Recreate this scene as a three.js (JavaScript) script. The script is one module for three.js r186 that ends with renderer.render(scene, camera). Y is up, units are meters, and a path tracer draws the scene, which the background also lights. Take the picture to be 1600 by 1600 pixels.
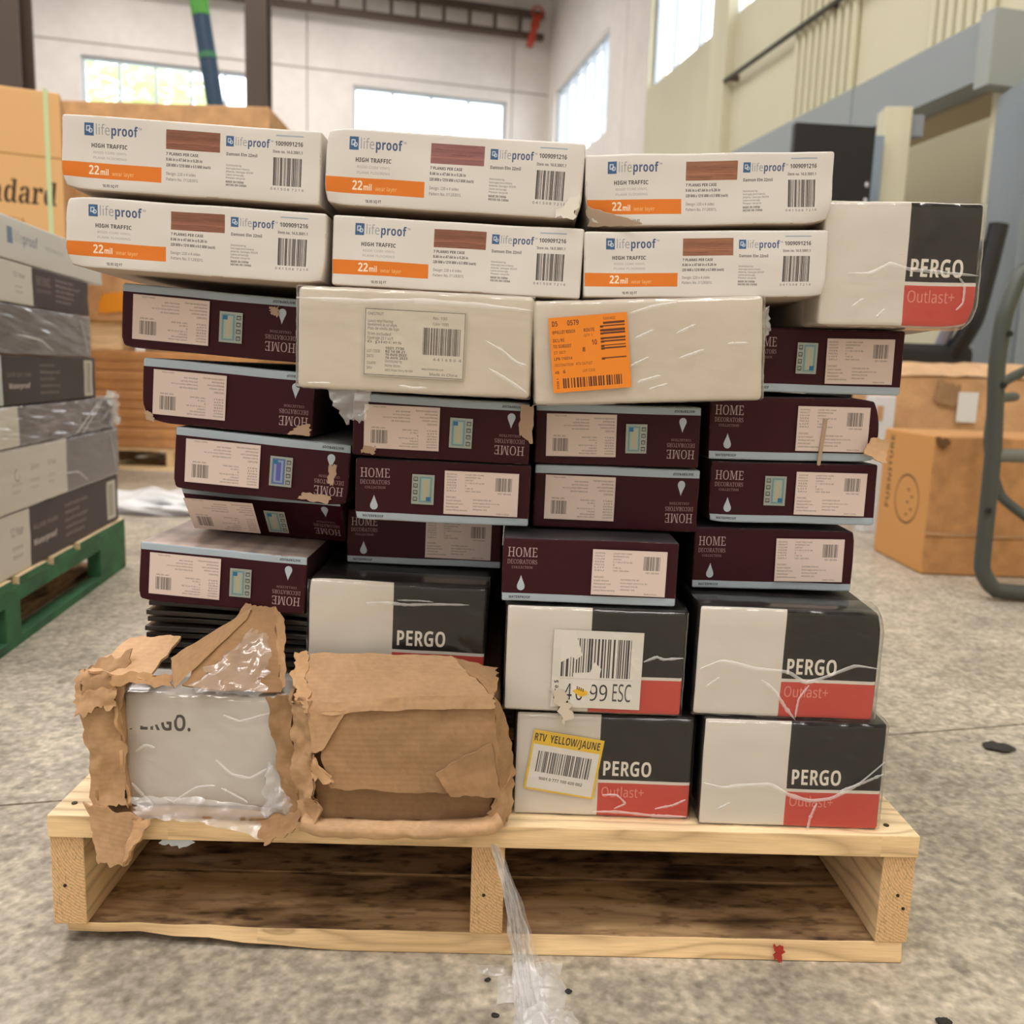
import * as THREE from 'three';
import { mergeGeometries, mergeVertices, toCreasedNormals } from 'three/addons/utils/BufferGeometryUtils.js';
import { RectAreaLightUniformsLib } from 'three/addons/lights/RectAreaLightUniformsLib.js';
import { ImprovedNoise } from 'three/addons/math/ImprovedNoise.js';

// ---------------------------------------------------------------- camera, sky, lamps, exposure
const scene = new THREE.Scene();
const camera = new THREE.PerspectiveCamera(60.2, 1, 0.02, 200);
camera.rotation.order = 'YXZ';
camera.position.set(0, 0.687, 0.954);
camera.rotation.set(-Math.atan(217 / 1380), 0, 0.034);
camera.focus = 1.0;
camera.userData.fStop = 5.2;
const renderer = new THREE.WebGLRenderer({ antialias: true });
renderer.toneMapping = THREE.LinearToneMapping;
renderer.toneMappingExposure = 1.0;
renderer.shadowMap.enabled = true;
scene.background = new THREE.Color().setRGB(4.6, 4.9, 5.2);
RectAreaLightUniformsLib.init();
const LAMP_COLOR = new THREE.Color().setRGB(1, 0.95, 0.915);
const LAMP_POWER = 19.5;
// lamp centres: x, z (all hang 7.9 m above the floor; last pair added to brighten the far wall)
const LAMPS = [[-2.0, 1.7], [1.5, 1.8], [-2.4, 4.8], [1.5, 5.0], [-2.8, -2.4], [0.6, -2.6], [-5.2, -7.4], [-1.9, -8.0], [-6.8, -14.0], [-3.2, -14.8]];
const LAMP_LEVEL = [1.15, 1.15, 0.6, 0.6, 1, 0.8, 1.0, 0.8, 0.85, 0.85];  // levels tuned to balance brightness of stack, floor and far wall

// ---------------------------------------------------------------- helpers
let seed = 12345;
const rnd = () => { seed = (seed * 1664525 + 1013904223) >>> 0; return seed / 4294967296; };
const rr = (a, b) => a + (b - a) * rnd();
const reseed = (s) => { seed = (s * 2654435761) >>> 0; for (let i = 0; i < 4; i++) rnd(); };
const perlin = new ImprovedNoise();
const nz = (x, y, z) => perlin.noise(x + 31.7, y + 17.3, z + 5.1);
const used = new Map();
function numbered(name) {
  const n = used.get(name) ?? 0; used.set(name, n + 1);
  return n ? name + '_' + String(n).padStart(3, '0') : name;
}
function shade(o) { o.castShadow = o.receiveShadow = true; return o; }
function thing(name, label, category, pos = [0, 0, 0], group) {
  const g = new THREE.Group(); g.name = numbered(name); scene.add(g);
  g.position.set(...pos); g.userData = { label, category };
  if (group) g.userData.group = group;
  return g;
}
function part(name, geo, mat, parent) { const m = shade(new THREE.Mesh(geo, mat)); m.name = name; parent.add(m); return m; }
function single(name, geo, mat, label, category, pos = [0, 0, 0], group) {
  const m = shade(new THREE.Mesh(geo, mat)); m.name = numbered(name); m.position.set(...pos); scene.add(m);
  m.userData = { label, category }; if (group) m.userData.group = group;
  return m;
}
function structure(o, label, category) { o.userData = { ...o.userData, kind: 'structure' }; if (label) o.userData.label = label; if (category) o.userData.category = category; return o; }
const std = (color, roughness = 0.7, extra = {}) => new THREE.MeshStandardMaterial({ color, roughness, ...extra });
const phy = (color, roughness = 0.7, extra = {}) => new THREE.MeshPhysicalMaterial({ color, roughness, ...extra });
function canvasTex(w, h, draw) {
  const c = document.createElement('canvas'); c.width = w; c.height = h;
  const g = c.getContext('2d'); draw(g, w, h);
  const t = new THREE.CanvasTexture(c); t.colorSpace = THREE.SRGBColorSpace; t.wrapS = t.wrapT = THREE.ClampToEdgeWrapping;
  return t;
}
function dataTex(w, h, fn, srgb = true) {
  const d = new Uint8Array(w * h * 4);
  for (let y = 0; y < h; y++) for (let x = 0; x < w; x++) {
    const c = fn(x / w, y / h, x, y), i = (y * w + x) * 4;
    d[i] = Math.max(0, Math.min(255, c[0])); d[i + 1] = Math.max(0, Math.min(255, c[1])); d[i + 2] = Math.max(0, Math.min(255, c[2])); d[i + 3] = 255;
  }
  const t = new THREE.DataTexture(d, w, h); t.magFilter = THREE.LinearFilter; t.minFilter = THREE.LinearFilter; t.wrapS = t.wrapT = THREE.RepeatWrapping;
  if (srgb) t.colorSpace = THREE.SRGBColorSpace; t.needsUpdate = true;
  return t;
}
// tileable fractal value noise
function makeNoise(s) {
  const N = 256, g = new Float32Array(N * N); reseed(s); for (let i = 0; i < N * N; i++) g[i] = rnd();
  const v = (x, y, p) => {
    const xi = Math.floor(x), yi = Math.floor(y), fx = x - xi, fy = y - yi, sx = fx * fx * (3 - 2 * fx), sy = fy * fy * (3 - 2 * fy);
    const at = (a, b) => g[(((b % p) + p) % p) % N * N + (((a % p) + p) % p) % N];
    const a = at(xi, yi) * (1 - sx) + at(xi + 1, yi) * sx, b = at(xi, yi + 1) * (1 - sx) + at(xi + 1, yi + 1) * sx;
    return a * (1 - sy) + b * sy;
  };
  return (u, w, f, oct = 4) => { let t = 0, a = 0.5, n = 0; for (let o = 0; o < oct; o++) { t += a * v(u * f, w * f, f); n += a; a *= 0.55; f *= 2; } return t / n; };
}
const noiseA = makeNoise(11), noiseB = makeNoise(29);
// average the normals of vertices that share a place
function weldNormals(geo) {
  geo.computeVertexNormals();
  const p = geo.attributes.position, n = geo.attributes.normal, m = new Map();
  const key = (i) => Math.round(p.getX(i) * 2e4) + ',' + Math.round(p.getY(i) * 2e4) + ',' + Math.round(p.getZ(i) * 2e4);
  for (let i = 0; i < p.count; i++) { const k = key(i), a = m.get(k) ?? [0, 0, 0]; a[0] += n.getX(i); a[1] += n.getY(i); a[2] += n.getZ(i); m.set(k, a); }
  for (let i = 0; i < p.count; i++) { const a = m.get(key(i)), l = Math.hypot(...a) || 1; n.setXYZ(i, a[0] / l, a[1] / l, a[2] / l); }
  return geo;
}
// box with soft edges, y from 0 to h, centred on x and z
function softBox(w, h, d, r = 0.003, nx = 1, ny = 1, nzs = 1, bend = null) {
  const cuts = (len, n) => { const a = [-len / 2, -len / 2 + r * 0.35, -len / 2 + r]; for (let i = 1; i < n; i++) a.push(-len / 2 + r + (len - 2 * r) * i / n); a.push(len / 2 - r, len / 2 - r * 0.35, len / 2); return a; };
  const X = cuts(w, nx), Y = cuts(h, ny), Z = cuts(d, nzs);
  const g = new THREE.BoxGeometry(w, h, d, X.length - 1, Y.length - 1, Z.length - 1), p = g.attributes.position, uv = g.attributes.uv;
  const snap = (v, len, A) => A[Math.max(0, Math.min(A.length - 1, Math.round((v / len + 0.5) * (A.length - 1))))];
  const v = new THREE.Vector3(), q = new THREE.Vector3();
  // face order of BoxGeometry: +x, -x, +y, -y, +z, -z
  const counts = [Z.length * Y.length, Z.length * Y.length, X.length * Z.length, X.length * Z.length, X.length * Y.length, X.length * Y.length];
  let at = 0;
  counts.forEach((n, face) => {
    for (let i = at; i < at + n; i++) {
      v.set(snap(p.getX(i), w, X), snap(p.getY(i), h, Y), snap(p.getZ(i), d, Z));
      const U = [[-v.z / d, v.y / h], [v.z / d, v.y / h], [v.x / w, -v.z / d], [v.x / w, v.z / d], [v.x / w, v.y / h], [-v.x / w, v.y / h]][face];
      uv.setXY(i, U[0] + 0.5, U[1] + 0.5);
      q.set(Math.max(-w / 2 + r, Math.min(w / 2 - r, v.x)), Math.max(-h / 2 + r, Math.min(h / 2 - r, v.y)), Math.max(-d / 2 + r, Math.min(d / 2 - r, v.z)));
      const dir = v.clone().sub(q), l = dir.length();
      if (l > 1e-9) v.copy(q).addScaledVector(dir, Math.min(1, r / l));
      if (bend) bend(v, w, h, d);
      p.setXYZ(i, v.x, v.y + h / 2, v.z);
    }
    at += n;
  });
  return weldNormals(g);
}
function uvMetres(geo, sx = 1, sy = 1, ox = 0, oy = 0) { // planar uv in metres by the dominant normal
  const p = geo.attributes.position, n = geo.attributes.normal, uv = geo.attributes.uv;
  for (let i = 0; i < p.count; i++) {
    const a = Math.abs(n.getX(i)), b = Math.abs(n.getY(i)), c = Math.abs(n.getZ(i));
    const [u, v] = b >= a && b >= c ? [p.getX(i), p.getZ(i)] : c >= a ? [p.getX(i), p.getY(i)] : [p.getZ(i), p.getY(i)];
    uv.setXY(i, u * sx + ox, v * sy + oy);
  }
  return geo;
}
const bx = (w, h, d, x = 0, y = 0, z = 0) => new THREE.BoxGeometry(w, h, d).translate(x, y, z);
function tube(points, r, seg = 24, rad = 10, closed = false) {
  return new THREE.TubeGeometry(new THREE.CatmullRomCurve3(points.map((p) => new THREE.Vector3(...p)), closed, 'catmullrom', 0.25), seg, r, rad, closed);
}
// a sheet of card or film: bilinear patch between four corners (a top-left, b top-right, c bottom-right, d bottom-left), with thickness, waviness and ragged edges
function sheet([a, b, c, d], { nu = 14, nv = 10, th = 0.0035, wave = 0.002, freq = 22, rag = 0.003, bow = 0, s = 1 } = {}) {
  const A = [a, b, c, d].map((p) => new THREE.Vector3(...p));
  const at = (u, v) => { const t = A[0].clone().lerp(A[1], u), q = A[3].clone().lerp(A[2], u); return t.lerp(q, v); };
  const nrm = A[1].clone().sub(A[0]).cross(A[3].clone().sub(A[0])).negate();
  nrm.add(A[2].clone().sub(A[3]).cross(A[2].clone().sub(A[1])).negate()).normalize();
  if (nrm.lengthSq() < 0.5) nrm.set(0, 0, 1);
  const pos = [], uv = [], idx = [], W = nu + 1, H = nv + 1;
  const lu = A[0].distanceTo(A[1]), lv = A[0].distanceTo(A[3]);
  for (const side of [1, -1]) for (let j = 0; j < H; j++) for (let i = 0; i < W; i++) {
    let u = i / nu, v = j / nv;
    const eu = (nz(v * 7 + s * 3, s, 0.3) + 0.28 * nz(v * 31, s, 4)) * rag / Math.max(lu, 0.01), ev = (nz(u * 7 + s * 7, s, 9.3) + 0.28 * nz(u * 31, s, 8)) * rag / Math.max(lv, 0.01);
    if (i === 0 || i === nu) u += eu * 2; if (j === 0 || j === nv) v += ev * 2;
    const p = at(u, v), w = wave * (nz(p.x * freq + s * 5, p.y * freq, p.z * freq) + 0.5 * nz(p.x * freq * 2.7, p.y * freq * 2.7 + s, p.z * freq * 2.7)) + bow * Math.sin(Math.PI * Math.min(1, Math.max(0, u))) * Math.sin(Math.PI * Math.min(1, Math.max(0, v)));
    p.addScaledVector(nrm, w + side * th / 2);
    pos.push(p.x, p.y, p.z); uv.push(u * lu, (1 - v) * lv);
  }
  const N = W * H;
  for (let j = 0; j < nv; j++) for (let i = 0; i < nu; i++) {
    const k = j * W + i; idx.push(k, k + W, k + 1, k + 1, k + W, k + W + 1);
    idx.push(N + k, N + k + 1, N + k + W, N + k + 1, N + k + W + 1, N + k + W);
  }
  const rim = []; for (let i = 0; i < nu; i++) rim.push(i); for (let j = 0; j < nv; j++) rim.push(j * W + nu); for (let i = nu; i > 0; i--) rim.push(nv * W + i); for (let j = nv; j > 0; j--) rim.push(j * W);
  const base = pos.length / 3;
  rim.forEach((k) => { for (const o of [0, N]) { pos.push(pos[(k + o) * 3], pos[(k + o) * 3 + 1], pos[(k + o) * 3 + 2]); uv.push(uv[(k + o) * 2], uv[(k + o) * 2 + 1]); } });
  rim.forEach((_, r) => { const q = base + r * 2, n = base + ((r + 1) % rim.length) * 2; idx.push(q, n, q + 1, n, n + 1, q + 1); });
  const g = new THREE.BufferGeometry();
  g.setAttribute('position', new THREE.Float32BufferAttribute(pos, 3)); g.setAttribute('uv', new THREE.Float32BufferAttribute(uv, 2)); g.setIndex(idx); g.computeVertexNormals();
  return g;
}

// ---------------------------------------------------------------- surface textures
const concreteMap = dataTex(1024, 1024, (u, v, x, y) => {
  const big = noiseA(u, v, 4, 5), mid = noiseB(u, v, 16, 4), fine = noiseA(u + 0.3, v, 128, 3), streak = noiseB(u * 1 + v * 2, v * 1 - u, 32, 3);
  let l = 166 + (big - 0.5) * 36 + (mid - 0.5) * 34 + (fine - 0.5) * 88 + (streak - 0.5) * 30;
  const spot = noiseB(u, v + 0.5, 48, 2); if (spot > 0.8) l -= (spot - 0.8) * 200;
  return [l * 1.03, l * 0.975, l * 0.88];
});
concreteMap.repeat.set(0.8, 0.8);
const concreteBump = dataTex(512, 512, (u, v) => { const l = 128 + (noiseA(u, v, 64, 3) - 0.5) * 160; return [l, l, l]; }, false); concreteBump.repeat.set(1.6, 1.6);
const concreteRough = dataTex(512, 512, (u, v) => { const l = 125 + (noiseB(u, v, 6, 5) - 0.5) * 90; return [l, l, l]; }, false); concreteRough.repeat.set(0.4, 0.4);
const M = {};
M.concrete = std(0xffffff, 1, { map: concreteMap, bumpMap: concreteBump, bumpScale: 0.0015, roughnessMap: concreteRough });
function woodTex(s, base, { dirt = 0, rings = 9, knots = 2 } = {}) {
  const n = makeNoise(s); reseed(s + 5); const ks = Array.from({ length: knots }, () => [rnd(), rnd(), rr(0.02, 0.05)]);
  return dataTex(512, 256, (u, v) => {
    let w = v * rings + (n(u, v, 3, 3) - 0.5) * 3.4, dark = 0;
    for (const [kx, ky, kr] of ks) { const dx = (u - kx), dy = (v - ky) * 0.6, d = Math.hypot(dx, dy) / kr; w += 1.5 * Math.exp(-d * d * 0.4); if (d < 1) dark += (1 - d) * 0.5; }
    const r = Math.abs(((w % 1) + 1) % 1 - 0.5) * 2, fib = n(u * 1, v, 4, 2) * 0.0 + noiseB(u * 0.25, v, 128, 2);
    let k = 1 - 0.17 * Math.pow(r, 3) - 0.10 * (fib - 0.5) - dark * 0.55 + (n(u, v, 2, 2) - 0.5) * 0.16;
    if (dirt) { const sm = noiseA(u * 1.0 + 0.2 * v, v, 8, 5); k -= dirt * Math.max(0, sm - 0.5) * 2.6 + dirt * 0.5 * Math.max(0, noiseB(u, v, 40, 3) - 0.58) * 4; }
    return [base[0] * k, base[1] * Math.pow(k, 1.15), base[2] * Math.pow(k, 1.3)];
  });
}
const pineTops = [woodTex(3, [250, 224, 180]), woodTex(4, [246, 218, 172])].map((t) => { t.repeat.set(1.4, 5); return t; });
M.pine = pineTops.map((t) => std(0xffffff, 0.62, { map: t }));
const pineSide = woodTex(6, [240, 208, 158], { rings: 5, knots: 3 }); pineSide.repeat.set(1.2, 7); M.pineSide = std(0xffffff, 0.66, { map: pineSide });
const pineDirtyShaded = [woodTex(7, [184, 150, 108], { dirt: 0.55 }), woodTex(8, [168, 134, 96], { dirt: 0.75, knots: 4 })].map((t) => { t.repeat.set(1.1, 3); return t; });  // stain smudges plus the pallet interior shade, both in the brown colour
M.pineDirtyShaded = pineDirtyShaded.map((t) => std(0xffffff, 0.75, { map: t }));
const endGrain = dataTex(256, 512, (u, v) => {
  const d = Math.hypot((u - 1.3) * 0.55, v - 1.25 + 0.06 * (noiseA(u, v, 4, 2) - 0.5)) * 27, r = Math.abs((d % 1) - 0.5) * 2;
  const k = 1 - 0.17 * Math.pow(r, 2.5) - 0.16 * (noiseB(u, v, 64, 2) - 0.5) - 0.2 * Math.max(0, noiseA(u, v, 24, 2) - 0.62) * 3;
  return [230 * k, 190 * k, 138 * k];
});
M.endGrain = std(0xffffff, 0.8, { map: endGrain });
const cardMap = dataTex(512, 512, (u, v) => {
  const l = 1 + (noiseA(u, v, 6, 4) - 0.5) * 0.20 + (noiseB(u, v, 90, 2) - 0.5) * 0.10 + 0.007 * Math.sin(v * Math.PI * 2 * 64);
  return [202 * l, 174 * l, 143 * l];
}); cardMap.repeat.set(2.4, 2.4);
const cardBump = dataTex(256, 256, (u, v) => { const l = 128 + 60 * Math.sin(v * Math.PI * 2 * 32) + (noiseA(u, v, 30, 2) - 0.5) * 70; return [l, l, l]; }, false); cardBump.repeat.set(5, 5);
M.card = std(0xe2d3c0, 0.85, { map: cardMap, bumpMap: cardBump, bumpScale: 0.00012, side: THREE.DoubleSide });
M.cardBrown = std(0xc6b49e, 0.85, { map: cardMap, bumpMap: cardBump, bumpScale: 0.00012, side: THREE.DoubleSide });
M.cardPale = std(0xfff2e2, 0.85, { map: cardMap, bumpMap: cardBump, bumpScale: 0.0001, side: THREE.DoubleSide });
M.cardTorn = std(0xf0dfc8, 0.95, { map: cardMap, side: THREE.DoubleSide });
M.film = phy(0xffffff, 0.16, { transmission: 1, ior: 1.5, side: THREE.DoubleSide });
M.filmFold = phy(0xffffff, 0.30, { transmission: 0.66, ior: 1.5, side: THREE.DoubleSide });
M.filmMilk = phy(0xffffff, 0.26, { transmission: 0.86, ior: 1.5, side: THREE.DoubleSide });
M.paper = std(0xd8d2c8, 0.75);
M.tornPrint = std(0xb59c86, 0.95, { side: THREE.DoubleSide });
M.filmClear = phy(0xffffff, 0.2, { transmission: 0.95, ior: 1.5, side: THREE.DoubleSide });

// ---------------------------------------------------------------- the building
const WALL_DIR = new THREE.Vector3(0.2103, 0, 0.9776);              // along the right wall, towards the camera
const BACK_ANGLE = THREE.MathUtils.degToRad(14.5);
const HALL = 1.25;                                                    // hall units to metres
const CORNER = new THREE.Vector3(0.456, -0.172, -18.99);
const CEIL = 6.9, ROOF = CEIL * HALL - 0.172;
const wallPaint = dataTex(256, 256, (u, v) => { const l = 236 + (noiseA(u, v, 4, 4) - 0.5) * 26 + (noiseB(u, v, 40, 2) - 0.5) * 8; return [l, l * 0.97, l * 0.94]; }); wallPaint.repeat.set(0.25, 0.25);
const creamPaint = dataTex(256, 256, (u, v) => { const l = 214 + (noiseA(u, v, 4, 4) - 0.5) * 22; return [l, l * 0.975, l * 0.85]; }); creamPaint.repeat.set(0.25, 0.25);
M.wall = std(0xffffff, 0.9, { map: wallPaint }); M.cream = std(0xffffff, 0.85, { map: creamPaint });
M.darkSteel = std(0x5a4c42, 0.6, { metalness: 0.2 }); M.blueGrey = std(0x90989b, 0.55); M.roof = std(0x4c4541, 0.95); M.joint = std(0xa39c92, 0.9);  // roof deck shadow is put into the dark roof colour
M.frame = std(0xb9c2ca, 0.5, { metalness: 0.3 }); M.glass = phy(0xffffff, 0.02, { transmission: 1, ior: 1.45 });
// a wall panel standing on its local x axis, z = 0 is its room face, with rectangular openings [x0, x1, y0, y1]
function wallGeo(x0, x1, y1, holes, th = 0.22) {
  const s = new THREE.Shape([[x0, 0], [x1, 0], [x1, y1], [x0, y1]].map((p) => new THREE.Vector2(...p)));
  for (const [a, b, c, d] of holes) s.holes.push(new THREE.Path([[a, c], [a, d], [b, d], [b, c]].map((p) => new THREE.Vector2(...p))));
  return new THREE.ExtrudeGeometry(s, { depth: th, bevelEnabled: false }).translate(0, 0, -th);
}
const roomSpace = (origin, turn) => { const g = new THREE.Group(); g.position.copy(origin); g.rotation.y = turn; g.scale.setScalar(HALL); scene.add(g); return g; };
function windowUnit(name, parentTurn, origin, [a, b, c, d], bars, label) {
  const g = roomSpace(origin, parentTurn); g.name = name; structure(g, label, 'window');
  const w = b - a, h = d - c, f = 0.05;
  part('window_frame', mergeGeometries([bx(w, f, 0.08, (a + b) / 2, c + f / 2, -0.11), bx(w, f, 0.08, (a + b) / 2, d - f / 2, -0.11), bx(f, h - 2 * f, 0.08, a + f / 2, (c + d) / 2, -0.11), bx(f, h - 2 * f, 0.08, b - f / 2, (c + d) / 2, -0.11)]), M.frame, g);
  const xs = [a + f, ...bars, b - f];
  for (const x of bars) part('mullion', bx(0.05, h - 2 * f, 0.07, x, (c + d) / 2, -0.11), M.frame, g);
  for (let i = 0; i + 1 < xs.length; i++) part('pane', bx(xs[i + 1] - xs[i] - 0.03, h - 2 * f, 0.006, (xs[i] + xs[i + 1]) / 2, (c + d) / 2, -0.11), M.glass, g);
  return g;
}
// back wall: local x runs right along the wall, origin at the corner
{
  const holes = [[-7.31, -4.75, 3.7, 5.2], [-3.26, -0.71, 3.7, 5.2]];
  const g = roomSpace(CORNER, BACK_ANGLE); g.name = 'wall_back'; structure(g, 'pale tilt-up concrete wall across the far end of the hall', 'wall');
  const edges = [-14, -8.2, -3.99, -0.62, 0.4];                        // separate concrete panels with open joints
  for (let i = 0; i < 4; i++) {
    const own = holes.map((h) => [Math.max(h[0], edges[i] + 0.02), Math.min(h[1], edges[i + 1] - 0.02), h[2], h[3]]).filter((h) => h[1] > h[0]);
    part('wall_panel', wallGeo(edges[i] + 0.008, edges[i + 1] - 0.008, CEIL, own.map((h) => h), 0.22), M.wall, g);
  }
  for (const x of [-8.2, -3.99, -0.62]) part('joint_seal', bx(0.012, CEIL, 0.10, x, CEIL / 2, -0.10), M.joint, g);
  part('score_line', bx(14.2, 0.02, 0.012, -6.8, 5.37, 0.004), M.joint, g);
  windowUnit('window_1', BACK_ANGLE, CORNER, holes[0], [-6.78, -6.26, -5.75, -5.24], 'five pane high window in the far wall with trees behind it');
  windowUnit('window_2', BACK_ANGLE, CORNER, holes[1], [-2.62, -1.98, -1.35], 'blown out high window in the far wall above the middle carton');
}
// right wall: local x runs towards the far corner reversed, so that its room face looks left
{
  const turn = Math.atan2(-0.9776, 0.2103); // local +x -> along WALL_DIR
  const holes = [[0.5, 3.42, 3.95, 5.31], [5.0, 7.02, 4.02, 5.4], [7.14, 9.3, 4.02, 5.4]];
  const O = CORNER;
  const g = roomSpace(O, turn); g.name = 'wall_right'; structure(g, 'long right wall with high windows, white then cream painted', 'wall');
  part('wall_panel', wallGeo(-0.3, 4.14, CEIL, [holes[0]], 0.22), M.wall, g);
  part('wall_panel', wallGeo(4.16, 5.0, CEIL, [], 0.22), M.wall, g);
  part('wall_panel', wallGeo(5.0, 22.5, CEIL, [[5.02, 7.02, 4.02, 5.4], holes[2]], 0.22), M.cream, g);
  part('pilaster', bx(0.36, CEIL, 0.10, 7.22, CEIL / 2, 0.05), M.cream, g);
  for (let i = 0; i < 9; i++) part('vertical_rib', new THREE.CylinderGeometry(0.028, 0.028, 4.4, 8).translate(8.62 + i * 0.10, CEIL - 2.2, 0.03), M.cream, g);
  for (let i = 0; i < 7; i++) part('vertical_rib', new THREE.CylinderGeometry(0.028, 0.028, 4.4, 8).translate(10.3 + i * 0.085, CEIL - 2.2, 0.03), M.cream, g);
  windowUnit('window_3', turn, O, holes[0], [0.98, 1.47, 1.96, 2.44, 2.93], 'narrow high window in the right wall nearest the far corner');
  windowUnit('window_4', turn, O, [5.02, 7.02, 4.02, 5.4], [5.6, 6.3], 'large high window in the right wall above the machinery');
  windowUnit('window_5', turn, O, holes[2], [7.6, 8.3], 'high window in the right wall cut by the top of the picture');
  const rail = roomSpace(O, turn); rail.name = 'wall_rail'; rail.userData = { label: 'thin dark conduit running along the cream right wall', category: 'conduit' };
  part('pipe', new THREE.CylinderGeometry(0.022, 0.022, 4.6, 10).rotateZ(Math.PI / 2).translate(9.7, 3.42, 0.09), std(0x4b4a3e, 0.6), rail);
  for (const x of [7.5, 9.2, 11.0]) part('bracket', bx(0.03, 0.05, 0.09, x, 3.42, 0.045), M.darkSteel, rail);
  // steel channel beam standing off the wall on posts
  const beam = roomSpace(O, turn); beam.name = 'steel_beam'; beam.userData = { label: 'grey blue steel beam running along the right wall on posts', category: 'beam' };
  part('beam_section', bx(6.4, 0.26, 0.3, 7.2, 2.32, 0.45), M.blueGrey, beam);
  part('beam_section', bx(1.1, 0.28, 0.3, 10.96, 2.31, 0.45), M.blueGrey, beam);
  part('end_cap', bx(0.10, 0.34, 0.36, 11.56, 2.29, 0.45), std(0x9da3a1, 0.6), beam);
  part('soffit', bx(7.4, 0.03, 0.26, 7.8, 2.165, 0.3), std(0xb5a78e, 0.8), beam);
  for (const x of [6.0, 9.3, 11.5]) part('post', bx(0.12, 2.16, 0.12, x, 1.08, 0.4), M.cream, beam);
}
// the side wall out of frame on the left, the wall behind the camera, the roof, the floor
{
  const far = CORNER.clone().add(new THREE.Vector3(-Math.cos(BACK_ANGLE) * 13.8 * HALL, 0, Math.sin(BACK_ANGLE) * 13.8 * HALL));
  const left = roomSpace(far, Math.PI / 2 - 0.18); left.name = 'wall_left'; structure(left, 'pale wall closing the hall on the left', 'wall');
  part('wall_panel', wallGeo(-21, 0.3, CEIL, [], 0.22), M.wall, left);
  const front = roomSpace(new THREE.Vector3(6.5, -0.172, 7), Math.PI); front.name = 'wall_front'; structure(front, 'pale wall behind the camera', 'wall');
  part('wall_panel', wallGeo(-1, 18, CEIL, [], 0.22), M.wall, front);
  const ceiling = new THREE.Group(); ceiling.name = 'ceiling'; structure(ceiling, 'roof deck coloured dark for its shadow, with steel joists', 'ceiling'); scene.add(ceiling);
  const near = CORNER.clone().addScaledVector(WALL_DIR, 22.6 * HALL);
  const plan = new THREE.Shape([[CORNER.x + 0.25, CORNER.z - 0.2], [near.x + 0.25, 7.2], [-16, 7.2], [far.x - 0.4, far.z]].map(([x, z]) => new THREE.Vector2(x, -z)));
  part('roof_deck', new THREE.ExtrudeGeometry(plan, { depth: 0.2, bevelEnabled: false }).rotateX(-Math.PI / 2).translate(0, ROOF, 0), M.roof, ceiling);
  for (let i = 0; i < 9; i++) part('joist', bx(0.14, 0.34, 18, -12 + i * 1.7, ROOF - 0.17, -3.5), M.darkSteel, ceiling);
}
{
  const floor = new THREE.Group(); floor.name = 'floor'; structure(floor, 'worn grey concrete slab floor with saw-cut joints', 'floor'); scene.add(floor);
  const c = Math.cos(BACK_ANGLE), s = Math.sin(BACK_ANGLE);
  // joints run parallel to the far wall; one passes just behind the pallet front
  const J = [-24, -19.5, -15.5, -12, -8.4, -4.8, -0.505, 3.6, 8.5], U = [-18.5, -13.5, -8.2, -2.9, 2.6, 9.6];
  for (let j = 0; j + 1 < J.length; j++) for (let i = 0; i + 1 < U.length; i++) {
    const w = U[i + 1] - U[i] - 0.006, d = J[j + 1] - J[j] - 0.006, cu = (U[i] + U[i + 1]) / 2, cj = (J[j] + J[j + 1]) / 2;
    const g = new THREE.BoxGeometry(w, 0.12, d), p = g.attributes.position, uv = g.attributes.uv;
    for (let k = 0; k < p.count; k++) uv.setXY(k, p.getX(k) + cu + i * 3.7, p.getZ(k) + cj + j * 1.3);
    const m = part('slab', g, M.concrete, floor); m.position.set(cu * c + cj * s, -0.06, -cu * s + cj * c); m.rotation.y = BACK_ANGLE;
  }
  part('subfloor', bx(34, 0.1, 36, -5, -0.172, -8), std(0x3c3833, 0.95), floor);
}
// lamps
LAMPS.forEach(([x, z], i) => {
  const g = thing('ceiling_lamp', ['front left', 'front right', 'rear left', 'rear right', 'middle left', 'middle right', 'far left', 'far right', 'added farthest left', 'added farthest right'][i] + ' rectangular high bay ceiling lamp above the hall', 'ceiling lamp', [x, 7.9, z], 'high bay lamps');
  part('housing', bx(2.1, 0.12, 1.3, 0, 0.07, 0), M.frame, g);
  part('lamp_diffuser', bx(2.0, 0.02, 1.2, 0, 0, 0), new THREE.MeshStandardMaterial({ color: 0xffffff, emissive: LAMP_COLOR, emissiveIntensity: 2 }), g);
  for (const s of [-1, 1]) part('hanger_rod', new THREE.CylinderGeometry(0.01, 0.01, 0.42, 6).translate(s * 0.8, 0.33, 0), M.darkSteel, g);
  const l = new THREE.RectAreaLight(LAMP_COLOR, LAMP_POWER * LAMP_LEVEL[i], 2.0, 1.2); l.name = numbered('lamp_light'); l.position.set(x, 7.88, z); l.rotation.x = -Math.PI / 2; scene.add(l);
});
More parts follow.
